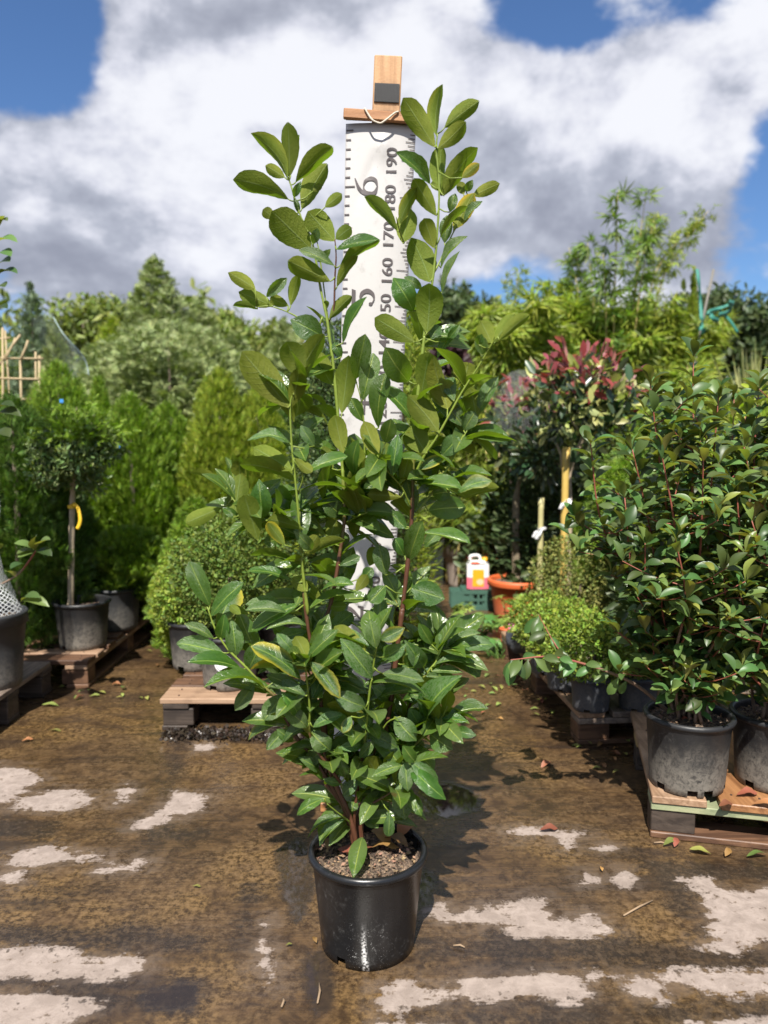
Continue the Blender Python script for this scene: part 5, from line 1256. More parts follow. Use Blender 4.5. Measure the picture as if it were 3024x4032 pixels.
bamboo('tall_bamboo', 'tall loose green bamboo rising highest against the clouds', 2430, 6.8, 775, .62, M_BAMBG, 460, .13, 93, 7, GB, shrubby=False, arch=.22)
bamboo('bamboo_clump', 'olive bamboo clump right of the tall bamboo', 2590, 7.4, 1200, .8, M_BAMB, 2600, .15, 94, 9, GB)
# arching thin culms
rt_ = thing('arching_bamboo', 'thin bare bamboo canes arching to the upper right', 'bamboo', (P(2540, 1300, 7.2).x, 7.2, 0), GB)
Pl = []; rr = random.Random(5)
for pts in ([(2540, 1500), (2600, 1130), (2690, 960), (2790, 830)], [(2520, 1500), (2560, 1150), (2620, 1010), (2720, 905)], [(2480, 1500), (2510, 1100), (2560, 930), (2580, 870)], [(2300, 1500), (2290, 1150), (2270, 1000)], [(2020, 1500), (2030, 1200), (2040, 1060)]):
    c_ = catmull([Vector((P(pts[0][0], pts[0][1], 7.2).x, 7.2, 0))] + [P(x, y, 7.2) for x, y in pts], 6); sub = MB(); sub.tube(c_, [.008*(1-i/(len(c_)-1)) + .0025 for i in range(len(c_))], 5); link('culm', sub.mesh('culm', M_CULM, True), rt_)
    for i in range(90):
        f = rr.uniform(.5, 1); j = f*(len(c_)-1); p = c_[int(j)]; Pl.append(p + Vector((rr.gauss(0, .06), rr.gauss(0, .06), rr.gauss(0, .05))))
Pl = np.array(Pl); rng = np.random.default_rng(5); V_, F_ = scatter(T_BAMBOO[0], T_BAMBOO[1], Pl, frames(unit(rng.normal(size=Pl.shape)), unit(rng.normal(size=Pl.shape) + np.array([0, 0, 1]))), .10*(.6+.6*rng.random(len(Pl))))
link('foliage', mesh_np('foliage', V_, F_, M_BAMB), rt_, 'stuff')
bamboo('bamboo_clump', 'low pale bamboo between the laurel and the path', 1830, 5.7, 1500, .5, M_BAMB, 2600, .11, 95, 8, GB)
bamboo('bamboo_clump', 'low yellow bamboo bush left of the netted standard', 1990, 5.9, 1490, .55, M_BAMB, 2600, .11, 96, 8, GB)
bamboo('bamboo_clump', 'green bamboo bush filling the gap behind the stakes', 2180, 5.6, 1640, .5, M_BAMBG, 2200, .11, 97, 8, GB)
bamboo('bamboo_clump', 'shaded bamboo bush behind the photinia', 2480, 5.2, 1600, .6, M_BAMBG, 2600, .12, 98, 8, GB)
bamboo('bamboo_clump', 'yellow-green bamboo at the right edge behind the photinia tops', 2800, 5.4, 1450, .7, M_BAMB, 2600, .12, 99, 8, GB)
conifer('purple_bush', 'dark purple-leaved bush just right of the banner', 'shrub', 1765, 6.1, 1330, .22, M_PURP, T_OVAL, 1800, .09, 100, 'ball', .3, z0=.7, trunk=.7)
conifer('golden_column', 'narrow golden column conifer beside the green netting', 'tree', 2735, 7.6, 1030, .16, M_GOLD, T_SPRAY, 1500, .10, 101, 'flame', 1.3)
conifer('yew', 'spiky yellow-green yew right behind the banner edge', 'shrub', 1575, 3.95, 1050, .20, M_GOLD, T_LANCE, 6000, .055, 102, 'col', .5, lob=.2)
conifer('cypress', 'fern-like green cypress behind the photinia arm', 'shrub', 2500, 3.75, 1800, .21, M_THUJA, T_FEATHER, 2600, .10, 103, 'ball', .1, .1, z0=.3, trunk=.3)
conifer('cypress', 'bright feathery cypress beside the bamboo stake', 'shrub', 2345, 4.3, 1960, .13, M_THUJA, T_FEATHER, 1500, .10, 104, 'ball', .1, .1, z0=.2, trunk=.2)
conifer('variegated_bush', 'yellow-speckled bush behind the photinia at the right edge', 'shrub', 2960, 3.0, 1500, .33, M_GOLD, T_OVAL, 4500, .035, 105, 'col', .4)
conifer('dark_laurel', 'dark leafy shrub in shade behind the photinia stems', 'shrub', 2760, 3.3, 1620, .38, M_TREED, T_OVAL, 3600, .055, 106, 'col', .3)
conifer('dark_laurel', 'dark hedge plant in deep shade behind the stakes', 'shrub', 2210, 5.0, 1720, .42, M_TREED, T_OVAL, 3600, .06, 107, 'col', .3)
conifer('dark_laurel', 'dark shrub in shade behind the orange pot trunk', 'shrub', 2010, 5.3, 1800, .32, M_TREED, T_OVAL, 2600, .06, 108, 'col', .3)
# far line of trees closing the view, one mass
rng = np.random.default_rng(200); n = 16000
P_ = np.stack([rng.uniform(-16, 16, n), rng.uniform(15.5, 18, n), rng.random(n)**.8], 1)
P_[:, 2] *= 3.4 + .45*np.sin(P_[:, 0]*1.3) + .3*np.sin(P_[:, 0]*3.1+1) + .2*np.sin(P_[:, 0]*7.7)
V_, F_ = leaves_on(P_, unit(rng.normal(size=P_.shape) + np.array([0, -.7, .3])), rng, T_OVAL, .26)
fm = mesh_np('far_treeline', V_, F_, M_TREE); o = bpy.data.objects.new('far_treeline', fm); COL.objects.link(o); tag(o, 'distant line of green trees closing the view behind the nursery', 'trees', None, 'stuff')
# ---------------------------------------------------------------- standards, pots and small things
def ribbon3(name, pts, wd, m_, parent=None, side=Vector((0, 0, 1)), th=.0006):
    c = catmull(pts, 6); vs = []; n = len(c)
    for i, p in enumerate(c):
        t = (c[min(i+1, n-1)] - c[max(i-1, 0)]).normalized(); s_ = (side - t*side.dot(t)); s_.normalize(); k = t.cross(s_)*th
        vs += [p + s_*wd/2 + k, p - s_*wd/2 + k, p - s_*wd/2 - k, p + s_*wd/2 - k]
    fs = [(4*i+a, 4*i+(a+1) % 4, 4*i+4+(a+1) % 4, 4*i+4+a) for i in range(n-1) for a in range(4)] + [(3, 2, 1, 0), tuple(4*(n-1)+a for a in range(4))]
    return link(name, mesh_np(name, np.array([tuple(v) for v in vs]), fs, m_, True), parent)
M_YEL = plain('yellow_tape', (.72, .46, .03), .45, .1)
M_BLUE = plain('blue_tag', (.05, .25, .62), .5, .1)
M_BALL = leafmat('ball_leaf', (.13, .19, .06), (.17, .22, .08), .28, .5, .55, None, True, .035)
# left standard tree with the yellow tape
x0 = P(330, 2570, 3.62); sx, sy = x0.x, 3.62
std = thing('standard_tree', 'small ball-headed standard tree on a pale bare stem with yellow tape', 'tree', (sx, sy, .13))
zs2 = add_pot(std, (sx, sy, .13), .105, .135, .225, M_POTD, 8, .80, 56, 120)
st = [Vector((P(276, 2400, 3.6).x, 3.60, zs2-.02)), P(280, 2250, 3.6), P(283, 2050, 3.61), P(288, 1880, 3.62), P(292, 1800, 3.62), P(300, 1700, 3.62)]
sub = MB(); sub.tube(catmull(st, 5), [.0155 - .004*i/25 + .0012*math.sin(i*2.3) for i in range(26)], 9)
for a, b_ in (((300, 1720), (220, 1640)), ((300, 1720), (390, 1650)), ((300, 1720), (300, 1600))): sub.tube([P(*a, 3.62), P(*b_, 3.62)], [.008, .003], 6)
link('stem', sub.mesh('stem', M_TRUNK, True), std)
rng = np.random.default_rng(300)
Vs, Fs, b = [], [], 0
cc = P(305, 1800, 3.62)
for k in range(22):
    d = unit(rng.normal(size=3)); c_ = np.array(cc) + d*np.array([.19, .18, .13])*(.5+.6*rng.random()); P_, N_ = shell(230, c_, (.085, .085, .07), rng, .8, .1)
    V_, F_ = leaves_on(P_, N_, rng, T_OVAL, .028); Vs.append(V_); Fs.append(F_+b); b += len(V_)
link('crown', mesh_np('crown', np.concatenate(Vs), np.concatenate(Fs), M_BALL), std, 'stuff')
Vs, Fs, b = [], [], 0
P_, N_ = shell(900, P(315, 1735, 3.62), (.20, .20, .15), rng, .7, .25, -.1); D = unit(N_ + rng.normal(size=N_.shape)*.4); V_, F_ = scatter(T_LITE[0], T_LITE[1], P_, frames(D, unit(N_+np.array([0, 0, .6]))), .055*(.6+.6*rng.random(len(P_))))
link('upper_sprays', mesh_np('upper_sprays', V_, F_, M_THUJA), std, 'stuff')
tp = ribbon3('yellow_tape', [P(277, 1990, 3.595), P(290, 1984, 3.59), P(306, 2000, 3.585), P(315, 2040, 3.58), P(312, 2065, 3.58), P(303, 2083, 3.58)], .016, M_YEL, std, Vector((.9, .0, .5)))
mb = MB(); mb.lathe([(.0175, -.008), (.0175, .008)], tuple(P(281, 1995, 3.605)), 14); link('tape_loop', mb.mesh('tape_loop', M_YEL, True), std)
# far left netted pot plant
px_ = thing('netted_plant', 'netted broad-leaved plant in a grey ribbed pot at the far left edge', 'potted plant', (-1.60, 3.02, .136))
zz = add_pot(px_, (-1.585, 3.02, .136), .115, .150, .30, M_POTG, 9, .88, 56, 60, lipband=.05)
sub = MB(); stp = [(-1.60, 3.02, zz-.02), (-1.58, 3.03, .8), (-1.57, 3.03, 1.3), (-1.545, 3.03, 1.9), (-1.53, 3.03, 2.1)]; sub.tube(catmull(stp, 5), [.012]*8 + [.008]*7 + [.004]*6, 7)
br_ = [P(-60, 2330, 3.0), P(60, 2270, 3.0), P(110, 2215, 3.0), P(140, 2170, 3.0)]; sub.tube(catmull(br_, 4), .004, 6)
link('stem', sub.mesh('stem', M_PSTEM, True, True), px_)
rr = random.Random(77); LV_BIG = [leaf_mesh('leaf', M_PH, .55, .45, .12, .2, .01, .0, 8, 2, .1)]
def leaf_at(parent, me, B, T, W, N):
    X = (T-B); L = X.length; X.normalize(); n = (N - X*N.dot(X)).normalized(); Yv = n.cross(X)
    M = Matrix(((X.x*L, Yv.x*W, n.x*L, B.x), (X.y*L, Yv.y*W, n.y*L, B.y), (X.z*L, Yv.z*W, n.z*L, B.z), (0, 0, 0, 1)))
    o = bpy.data.objects.new('leaf', me); COL.objects.link(o); o.parent = parent; o.matrix_local = Matrix.Translation(-wloc(parent)) @ M
for x0_, y0_, x1_, y1_, w_ in ((-20, 890, 30, 870, .03), (-20, 960, 70, 955, .03), (-10, 1000, 45, 1010, .035), (-10, 1085, 70, 1078, .03), (-20, 1060, 40, 1030, .05), (-20, 1140, 20, 1130, .04), (-20, 1225, 30, 1215, .03), (-30, 1330, 10, 1260, .04), (-20, 1640, 85, 1640, .035), (-20, 1700, 40, 1720, .04), (-20, 1620, 60, 1600, .03), (-10, 910, 15, 850, .03),
                                (140, 2170, 145, 2110, .03), (140, 2170, 200, 2125, .03), (140, 2172, 65, 2182, .026), (140, 2175, 70, 2195, .028), (140, 2175, 205, 2190, .03), (140, 2170, 55, 2140, .03), (100, 2220, 40, 2240, .03), (60, 2275, 20, 2250, .03), (80, 2370, 195, 2390, .03), (80, 2370, 160, 2355, .03)):
    leaf_at(px_, LV_BIG[0], P(x0_, y0_, 3.0), P(x1_, y1_, 2.95), w_*1.5, Vector((rr.uniform(-.3, .3), -.5, 1)))
for k in range(90):
    z = rr.uniform(.55, 2.05); a = rr.uniform(0, 6.283); B = Vector((-1.575 - .05*rr.random(), 3.03, z)); L = rr.uniform(.08, .13)
    leaf_at(px_, LV_BIG[0], B, B + Vector((math.cos(a)*L*.7 - .05, math.sin(a)*L, rr.uniform(-.03, .06))), L*.42, Vector((rr.uniform(-.4, .4), -.3, 1)))
def net_material(name, col, dens, cell):
    m_, t, out = mat(name)
    uv = t.new('ShaderNodeUVMap').outputs[0]; sep = t.new('ShaderNodeSeparateXYZ'); t.link(t.scale(uv, (cell, cell, 1)), sep.inputs[0])
    a = t.m('ABSOLUTE', t.m('SUBTRACT', t.m('FRACT', t.m('ADD', sep.outputs[0], sep.outputs[1])), .5)); b_ = t.m('ABSOLUTE', t.m('SUBTRACT', t.m('FRACT', t.m('SUBTRACT', sep.outputs[0], sep.outputs[1])), .5))
    f = t.m('LESS_THAN', t.m('MINIMUM', a, b_), dens)
    p = principled(t, None, col, .6); tr = t.new('ShaderNodeBsdfTransparent'); mx = t.new('ShaderNodeMixShader')
    t.link(f, mx.inputs[0]); t.link(tr.outputs[0], mx.inputs[1]); t.link(p.outputs[0], mx.inputs[2]); t.link(mx.outputs[0], out.inputs['Surface']); return m_
def net_sheet(name, fn, nu__, nv__, m_, parent):
    V = []; UV = []
    for i in range(nu__+1):
        for j in range(nv__+1):
            V.append(tuple(fn(i/nu__, j/nv__))); UV.append((i/nu__, j/nv__))
    F = [(i*(nv__+1)+j, (i+1)*(nv__+1)+j, (i+1)*(nv__+1)+j+1, i*(nv__+1)+j+1) for i in range(nu__) for j in range(nv__)]
    return link(name, mesh_np(name, np.array(V), F, m_, True, np.array(UV)), parent)
M_NET = net_material('white_netting', (.60, .62, .62), .10, 34.0)
def nf(u, v):
    a = u*6.283; r_ = np.interp(v, [0, .12, .3, .5, .75, 1], [.135, .115, .06, .045, .06, .05])*(1+.12*math.sin(5*a+v*17)); return Vector((-1.585 + r_*math.cos(a), 3.02 + r_*math.sin(a), .40 + v*.62))
net_sheet('netting', nf, 28, 26, M_NET, px_)
# netting draped over the blue-green cypress
M_NET2 = net_material('pale_green_netting', (.32, .40, .37), .055, 60.0)
rn = thing('draped_netting', 'pale green bird netting draped over the blue-green cypress on the left', 'netting', (P(240, 1400, 5.1).x, 5.1, 1.3))
def nf2(u, v):
    xr = np.interp(v, [0, .3, .6, .8, 1], [210, 255, 310, 340, 350]); px = xr - (1-u)*(95+30*v); py = 1240 + v*245 + 12*math.sin(u*7+v*5)
    return P(px, py, 5.05 + .35*(1-u)**2 + .05*math.sin(9*u+6*v))
net_sheet('net_sheet', nf2, 20, 24, M_NET2, rn)
sub = MB(); sub.tube(catmull([nf2(1, v/8) for v in range(9)], 3), .0035, 6); link('net_hem', sub.mesh('net_hem', plain('net_hem', (.26, .34, .33), .7), True), rn)
# cane trellis
ct = thing('cane_trellis', 'dry bamboo cane trellis with crossed canes at the far left', 'trellis', (P(80, 1500, 5.0).x, 5.0, 0))
for (a, b_, r_) in (((10, 1290), (8, 2300), .008), ((155, 1400), (150, 2300), .009), ((140, 1385), (140, 1900), .007), ((-40, 1410), (170, 1412), .006), ((-40, 1488), (185, 1494), .007), ((-40, 1570), (130, 1572), .006), ((-30, 1470), (80, 1318), .008), ((20, 1300), (60, 2000), .006), ((80, 1420), (85, 2000), .008), ((110, 1340), (80, 1420), .008), ((-60, 1340), (40, 1330), .007), ((60, 1330), (20, 1420), .006)):
    p0, p1 = P(*a, 5.0), P(*b_, 5.0 + R.uniform(-.03, .03)); p0.z = max(p0.z, .02); p1.z = max(p1.z, .0)
    sub = MB(); sub.tube([p0, p0.lerp(p1, .33) + Vector((.004, 0, 0)), p0.lerp(p1, .66), p1], r_, 7); link('cane', sub.mesh('cane', M_CANE, True), ct)
for px, py, Y, lb in ((242, 1580, 4.0, 'small blue plant tag in the twin-tipped thuja'), (465, 1758, 4.1, 'small blue plant tag above the potted thuja')):
    mb = MB(); c_ = P(px, py, Y); mb.box(c_, (.020, .002, .020), bev=.0008); solo('plant_tag', mb.mesh('plant_tag', M_BLUE), lb, 'tag', None, c_)

# red photinia standards
M_RED = leafmat('red_leaf', (.26, .060, .055), (.36, .15, .14), .30, .35, .40, (1.4, .8, .6), True, .02)
M_CREAM = leafmat('cream_leaf', (.40, .42, .14), (.40, .42, .18), .25, .45, .25, None, True, .02)
M_DKG = leafmat('dark_glossy_leaf', (.035, .070, .030), (.09, .11, .05), .2, .3, .45, None, True, .03)
def red_standard(label, px, Y, cy, rad, stemb, n, seed, red=.4, cream=.25):
    rng = np.random.default_rng(seed); c_ = P(px, cy, Y)
    root = thing('red_standard_tree', label, 'tree', (stemb.x, stemb.y, stemb.z), 'red-leaved standards')
    rr = random.Random(seed); top = c_ - Vector((0, 0, rad[2]*.75))
    for k in range(9):
        a = rr.uniform(0, 6.283); q = rr.uniform(.3, .9); e_ = c_ + Vector((math.cos(a)*rad[0]*q, math.sin(a)*rad[1]*q, rr.uniform(-.1, .8)*rad[2]))
        sub = MB(); sub.tube(catmull([top, top.lerp(e_, .5) + Vector((0, 0, -.02)), e_], 4), [.010, .009, .008, .007, .006, .005, .004, .003, .0025], 5); link('branch', sub.mesh('branch', M_TRUNK, True), root)
    P_, N_ = shell(n, c_, rad, rng, .75, .16); hgt = (P_[:, 2]-c_.z)/rad[2] + rng.normal(size=len(P_))*.35
    isr = hgt > (1.1 - red*2.2); isc = (~isr) & (rng.random(len(P_)) < cream)
    for nm, mk, m_ in (('red_leaves', isr, M_RED), ('cream_leaves', isc, M_CREAM), ('green_leaves', ~(isr | isc), M_DKG)):
        V_, F_ = leaves_on(P_[mk], N_[mk], rng, T_OVAL, .075, .7, .7, .3); link(nm, mesh_np(nm, V_, F_, m_), root, 'stuff')
    return root, c_, top
g1 = Vector((P(2232, 2165, 4.1).x, 4.1, 0.02))
r1, c1_, top1 = red_standard('large red and cream standard tree tied to a yellow bamboo stake', 2300, 4.1, 1575, (.27, .25, .26), g1, 900, 400, .27, .32)
sub = MB(); sub.tube(catmull([Vector((P(2246, 2200, 4.12).x, 4.12, .02)), P(2244, 2000, 4.12), P(2242, 1860, 4.12), top1], 4), [.013]*13, 8); link('trunk', sub.mesh('trunk', M_TRUNK, True), r1)
for px, a in ((2214, (2190, 1745)), (2255, (2270, 1780))):
    sub = MB(); sub.tube([P(px, 1850, 4.13), P(px-4, 1790, 4.13), P(*a, 4.13)], [.010, .009, .006], 6); link('limb', sub.mesh('limb', M_TRUNK, True), r1)
M_STAKE = plain('yellow_stake', (.55, .38, .10), .5, .18, 30)
def stake(label, px, y0, Y, r_, m_=M_STAKE, dx=0):
    t_ = P(px, y0, Y); b_ = Vector((t_.x + dx, Y, 0)); sub = MB(); k = 13
    sub.tube([b_.lerp(t_, i/(k-1)) for i in range(k)], [r_*(1.12 if i % 4 == 0 else 1.0) for i in range(k)], 9); return solo('bamboo_stake', sub.mesh('bamboo_stake', m_, True), label, 'stake', 'bamboo stakes beside the standards', b_)
stake('thick yellow bamboo stake under the large red standard tree', 2229, 1760, 4.06, .019)
stake('shorter pale bamboo stake with a white tie, left of the thick one', 2131, 1960, 4.35, .016, plain('pale_stake', (.46, .42, .20), .5, .15, 30))
M_TIE = plain('white_tie', (.66, .66, .68), .5, .1)
def tie(label, px, py, Y, tails):
    root = thing('plastic_tie', label, 'tie', P(px, py, Y), 'white plastic ties on the stakes')
    mb = MB(); mb.lathe([(.024, -.008), (.027, 0), (.024, .008)], tuple(P(px, py, Y)), 16); link('loop', mb.mesh('loop', M_TIE, True), root)
    for tl in tails: ribbon3('tail', [P(px, py, Y-.03)] + [P(px+a, py+b_, Y-.045) for a, b_ in tl], .022, M_TIE, root, Vector((.7, 0, .7)))
tie('white plastic tie bow on the thick yellow stake', 2232, 1968, 4.08, ([(-14, 14), (-26, 38)], [(14, 12), (28, 22)]))
tie('white plastic tie hanging on the shorter pale stake', 2134, 2080, 4.36, ([(-18, 10), (-34, 38)], [(-10, 20), (-22, 45)]))
sub = MB(); q0 = Vector((P(2148, 2200, 4.4).x, 4.4, .02)); sub.tube(catmull([q0, P(2146, 2050, 4.4), P(2140, 1900, 4.4), P(2110, 1790, 4.4)], 4), .011, 8)
g2 = Vector((P(2060, 2300, 4.75).x, 4.75, .1))
r2_, c2_, top2 = red_standard('smaller netted red standard tree on a grey trunk in the orange pot', 2060, 4.75, 1690, (.22, .20, .30), Vector((P(2031, 2330, 4.75).x, 4.75, 0)), 520, 401, .28, .10)
xo = P(2033, 2330, 4.8).x
zt_ = add_pot(r2_, (xo, 4.80, 0.0), .135, .185, .24, M_TERRA, 12, .86, 56, 60, lip=.02, lipband=.04)
sub = MB(); sub.tube(catmull([Vector((xo, 4.8, zt_-.02)), P(2031, 2150, 4.8), P(2033, 1960, 4.78), top2], 4), [.026]*5 + [.022]*4 + [.014]*4, 9); link('trunk', sub.mesh('trunk', M_TRUNK, True), r2_)
M_NET3 = net_material('white_crown_netting', (.40, .41, .42), .030, 50.0)
def ball_net(c_, rad): return lambda u, v: Vector((c_.x + rad[0]*math.cos(u*6.283)*math.sin(.15+v*2.4)*(1+.1*math.sin(7*u*6.283)), c_.y + rad[1]*math.sin(u*6.283)*math.sin(.15+v*2.4), c_.z + rad[2]*math.cos(.15+v*2.4)))
net_sheet('netting', ball_net(c2_ + Vector((-.02, 0, .06)), (.19, .2, .30)), 24, 14, M_NET3, r2_)
r3 = thing('slim_standard', 'slim brown-stemmed standard behind the shorter pale stake', 'tree', (q0.x, q0.y, 0)); link('trunk', sub.mesh('trunk', M_TRUNK, True), r3)
P_, N_ = shell(520, P(2150, 1790, 4.45), (.17, .15, .16), np.random.default_rng(9), .8, .2); V_, F_ = leaves_on(P_, N_, np.random.default_rng(9), T_OVAL, .06); link('crown', mesh_np('crown', V_, F_, M_DKG), r3, 'stuff')

# terracotta, rust and taupe pots, jerrycan and crate by the path
xr = P(1896, 2290, 5.35).x
rr_ = thing('rust_pot', 'rust-red square pot of thin bamboo canes behind the jerrycan', 'potted plant', (xr, 5.35, .05))
mb = MB()
for k in range(4):
    a = k*math.pi/2; M = Matrix.Translation((xr, 5.35, .05)) @ Matrix.Rotation(a, 4, 'Z')
    v = [(-.080, -.080, 0), (.080, -.080, 0), (.105, -.105, .235), (.105, -.105, .26), (-.105, -.105, .26), (-.105, -.105, .235), (-.112, -.112, .235), (.112, -.112, .235), (.112, -.112, .262), (-.112, -.112, .262)]
    mb.add([M @ Vector(q) for q in v], [(0, 1, 2, 5), (6, 7, 8, 9)])
mb.add([Vector((xr + a, 5.35 + b_, .27)) for a, b_ in ((-.1, -.1), (.1, -.1), (.1, .1), (-.1, .1))], [(0, 1, 2, 3)])
link('pot', mb.mesh('pot', M_RUST), rr_)
rr = random.Random(3); Pl = []
for k in range(12):
    a = Vector((xr + rr.uniform(-.07, .07), 5.35 + rr.uniform(-.07, .07), .26)); e_ = a + Vector((rr.uniform(-.14, .14), rr.uniform(-.1, .1), rr.uniform(.7, 1.1))); sub = MB(); sub.tube([a, a.lerp(e_, .5), e_], [.007, .006, .003], 5); link('culm', sub.mesh('culm', M_CULM, True), rr_)
    for i in range(70): Pl.append(a.lerp(e_, rr.uniform(.2, 1)) + Vector((rr.gauss(0, .05), rr.gauss(0, .05), 0)))
Pl = np.array(Pl); rng = np.random.default_rng(6); V_, F_ = scatter(T_BAMBOO[0], T_BAMBOO[1], Pl, frames(unit(rng.normal(size=Pl.shape)), unit(rng.normal(size=Pl.shape) + np.array([0, 0, 1]))), .09*(.5+.6*rng.random(len(Pl))))
link('foliage', mesh_np('foliage', V_, F_, M_BAMB), rr_, 'stuff')
xt = P(1812, 2200, 5.75).x
tpot = thing('taupe_planter', 'tall taupe planter with a deep rim band beside the path', 'planter', (xt, 5.75, 0))
me = pot_mesh('pot', .085, .135, .33, M_TAUPE, 48, .012, .006, False, .10); link('pot', place(me, (xt, 5.75, 0)), tpot); link('soil', place(soil_mesh('soil', .115, 4), (xt, 5.75, .29)), tpot)
P_, N_ = shell(500, (xt, 5.75, .5), (.16, .15, .2), np.random.default_rng(17), .9, .2); V_, F_ = leaves_on(P_, N_, np.random.default_rng(17), T_LANCE, .12); link('foliage', mesh_np('foliage', V_, F_, M_BAMB), tpot, 'stuff')
def mesh_crate(label, c, sx_, sy_, h, m_):
    root = thing('plastic_crate', label, 'crate', c)
    mb = MB(); mb.box((c[0], c[1], c[2]+.008), (sx_, sy_, .014)); link('base', mb.mesh('base', m_), root)
    for k, (dx, dy, w_, d_) in enumerate(((0, -sy_/2+.004, sx_, .008), (0, sy_/2-.004, sx_, .008), (-sx_/2+.004, 0, .008, sy_-.018), (sx_/2-.004, 0, .008, sy_-.018))):
        mb = MB()
        for z0_, z1_ in ((.016, .035), (h*.45, h*.58), (h-.028, h)): mb.box((c[0]+dx, c[1]+dy, c[2]+(z0_+z1_)/2), (w_, d_, z1_-z0_))
        n_ = 5
        for i in range(n_):
            f = (i/(n_-1)-.5)*.92; mb.box((c[0]+dx+(w_*f if w_ > d_ else 0), c[1]+dy+(d_*f if d_ > w_ else 0), c[2]+h/2+.003), (.014 if w_ > d_ else d_-.002, .014 if d_ >= w_ else d_-.002, h-.03))
        link('side', mb.mesh('side', m_), root)
    return root
M_GRN = plain('green_plastic', (.05, .115, .085), .5, .25, 20)
xj = P(1880, 2390, 4.98).x
mesh_crate('dull green plastic crate under the white and pink jerrycan', (xj, 5.02, 0), .215, .17, .135, M_GRN)
M_JW = plain('white_bottle', (.74, .74, .74), .35, .05); M_JP = plain('pink_fluid', (.70, .16, .22), .3, .06); M_JY = plain('orange_label', (.75, .36, .015), .45, .06); M_JR = plain('red_cap', (.72, .13, .07), .4, .05)
jc = thing('jerrycan', 'white plastic jerrycan half full of pink liquid with an orange label', 'jerrycan', (xj, 5.0, .137))
def jerry(z0, z1, inset, m_, name):
    bm = bmesh.new(); bmesh.ops.create_cube(bm, size=1)
    for v in bm.verts: v.co = Vector((v.co.x*.142, v.co.y*.085, v.co.z*(z1-z0)))
    if inset:
        for v in bm.verts:
            if v.co.z > 0: v.co.x *= .80; v.co.y *= .8
    bmesh.ops.bevel(bm, geom=[e_ for e_ in bm.edges if abs((e_.verts[0].co-e_.verts[1].co).normalized().z) > .8] if not inset else bm.edges[:], offset=.014, segments=3, affect='EDGES')
    me = bpy.data.meshes.new(name); bm.to_mesh(me); bm.free(); me.materials.append(m_); me.transform(Matrix.Translation((xj, 5.0, .137+(z0+z1)/2))); link(name, me, jc)
jerry(0, .075, False, M_JP, 'liquid'); jerry(.0755, .160, False, M_JW, 'body'); jerry(.1602, .185, True, M_JW, 'shoulder')
mb = MB()
for pa in ([(-.05, 0, .183), (-.045, 0, .212), (.005, 0, .215), (.02, 0, .183)],): mb.tube(catmull([(xj+a, 5.0+b_, .137+c_) for a, b_, c_ in pa], 5), .010, 8)
link('handle', mb.mesh('handle', M_JW, True), jc)
mb = MB(); mb.lathe([(.0, .022), (.017, .022), (.018, .0)], (xj+.046, 5.0, .137+.182), 20); link('cap', mb.mesh('cap', M_JY, True), jc)
mb = MB(); mb.box((xj-.02, 4.988, .137+.172), (.052, .07, .012), bev=.003); link('red_band', mb.mesh('red_band', M_JR), jc)
mb = MB(); mb.box((xj, 4.9562, .137+.073), (.074, .0012, .112)); lab = link('label', mb.mesh('label', M_JY), jc)
mb = MB(); mb.add([Vector((xj+.012 + .024*math.cos(k*.5236), 4.9552, .137+.048 + .020*math.sin(k*.5236))) for k in range(12)], [tuple(range(12))]); o = bpy.data.objects.new('label_emblem', mb.mesh('label_emblem', plain('peach_print', (.75, .52, .32), .5))); COL.objects.link(o); o.data.transform(Matrix.Translation(-wloc(jc))); o.parent = lab
# blue-grey pot lying on its side
lp = thing('empty_pot', 'empty blue-grey pot lying on its side at the pallet edge', 'pot', (P(2075, 2510, 3.55).x, 3.55, .12))
me = pot_mesh('pot', .060, .078, .125, M_POTB, 40, .008, .003, False); me.transform(Matrix.Translation((P(2062, 2500, 3.5).x, 3.50, .20)) @ Matrix.Rotation(.9, 4, 'Z') @ Matrix.Rotation(math.radians(62), 4, 'X') @ Matrix.Translation((0, 0, -.06))); link('pot', me, lp)
# fatsia-like plants on the ground
M_FAT = leafmat('lobed_leaf', (.20, .26, .05), (.22, .27, .08), .25, .45, .35, None, False, .03)
M_FATG = leafmat('lobed_leaf_green', (.10, .20, .04), (.13, .2, .06), .25, .45, .35, None, False, .03)
def lobed(name, m_):
    V = [(0, 0, 0)]; F = []
    n = 7
    for k in range(n):
        a = (k/(n-1)-.5)*4.2; L = 1.0 - .28*abs(k/(n-1)-.5)*2; w_ = .17
        b = len(V); c_, s_ = math.cos(a), math.sin(a)
        V += [(c_*L*.45 - s_*w_, s_*L*.45 + c_*w_, .06), (c_*L*.45 + s_*w_, s_*L*.45 - c_*w_, .06), (c_*L, s_*L, -.12)]; F += [(0, b+1, b), (b, b+1, b+2)]
    return mesh_np(name, np.array(V), F, m_, False)
LOB = [lobed('leaf', M_FAT), lobed('leaf', M_FATG)]
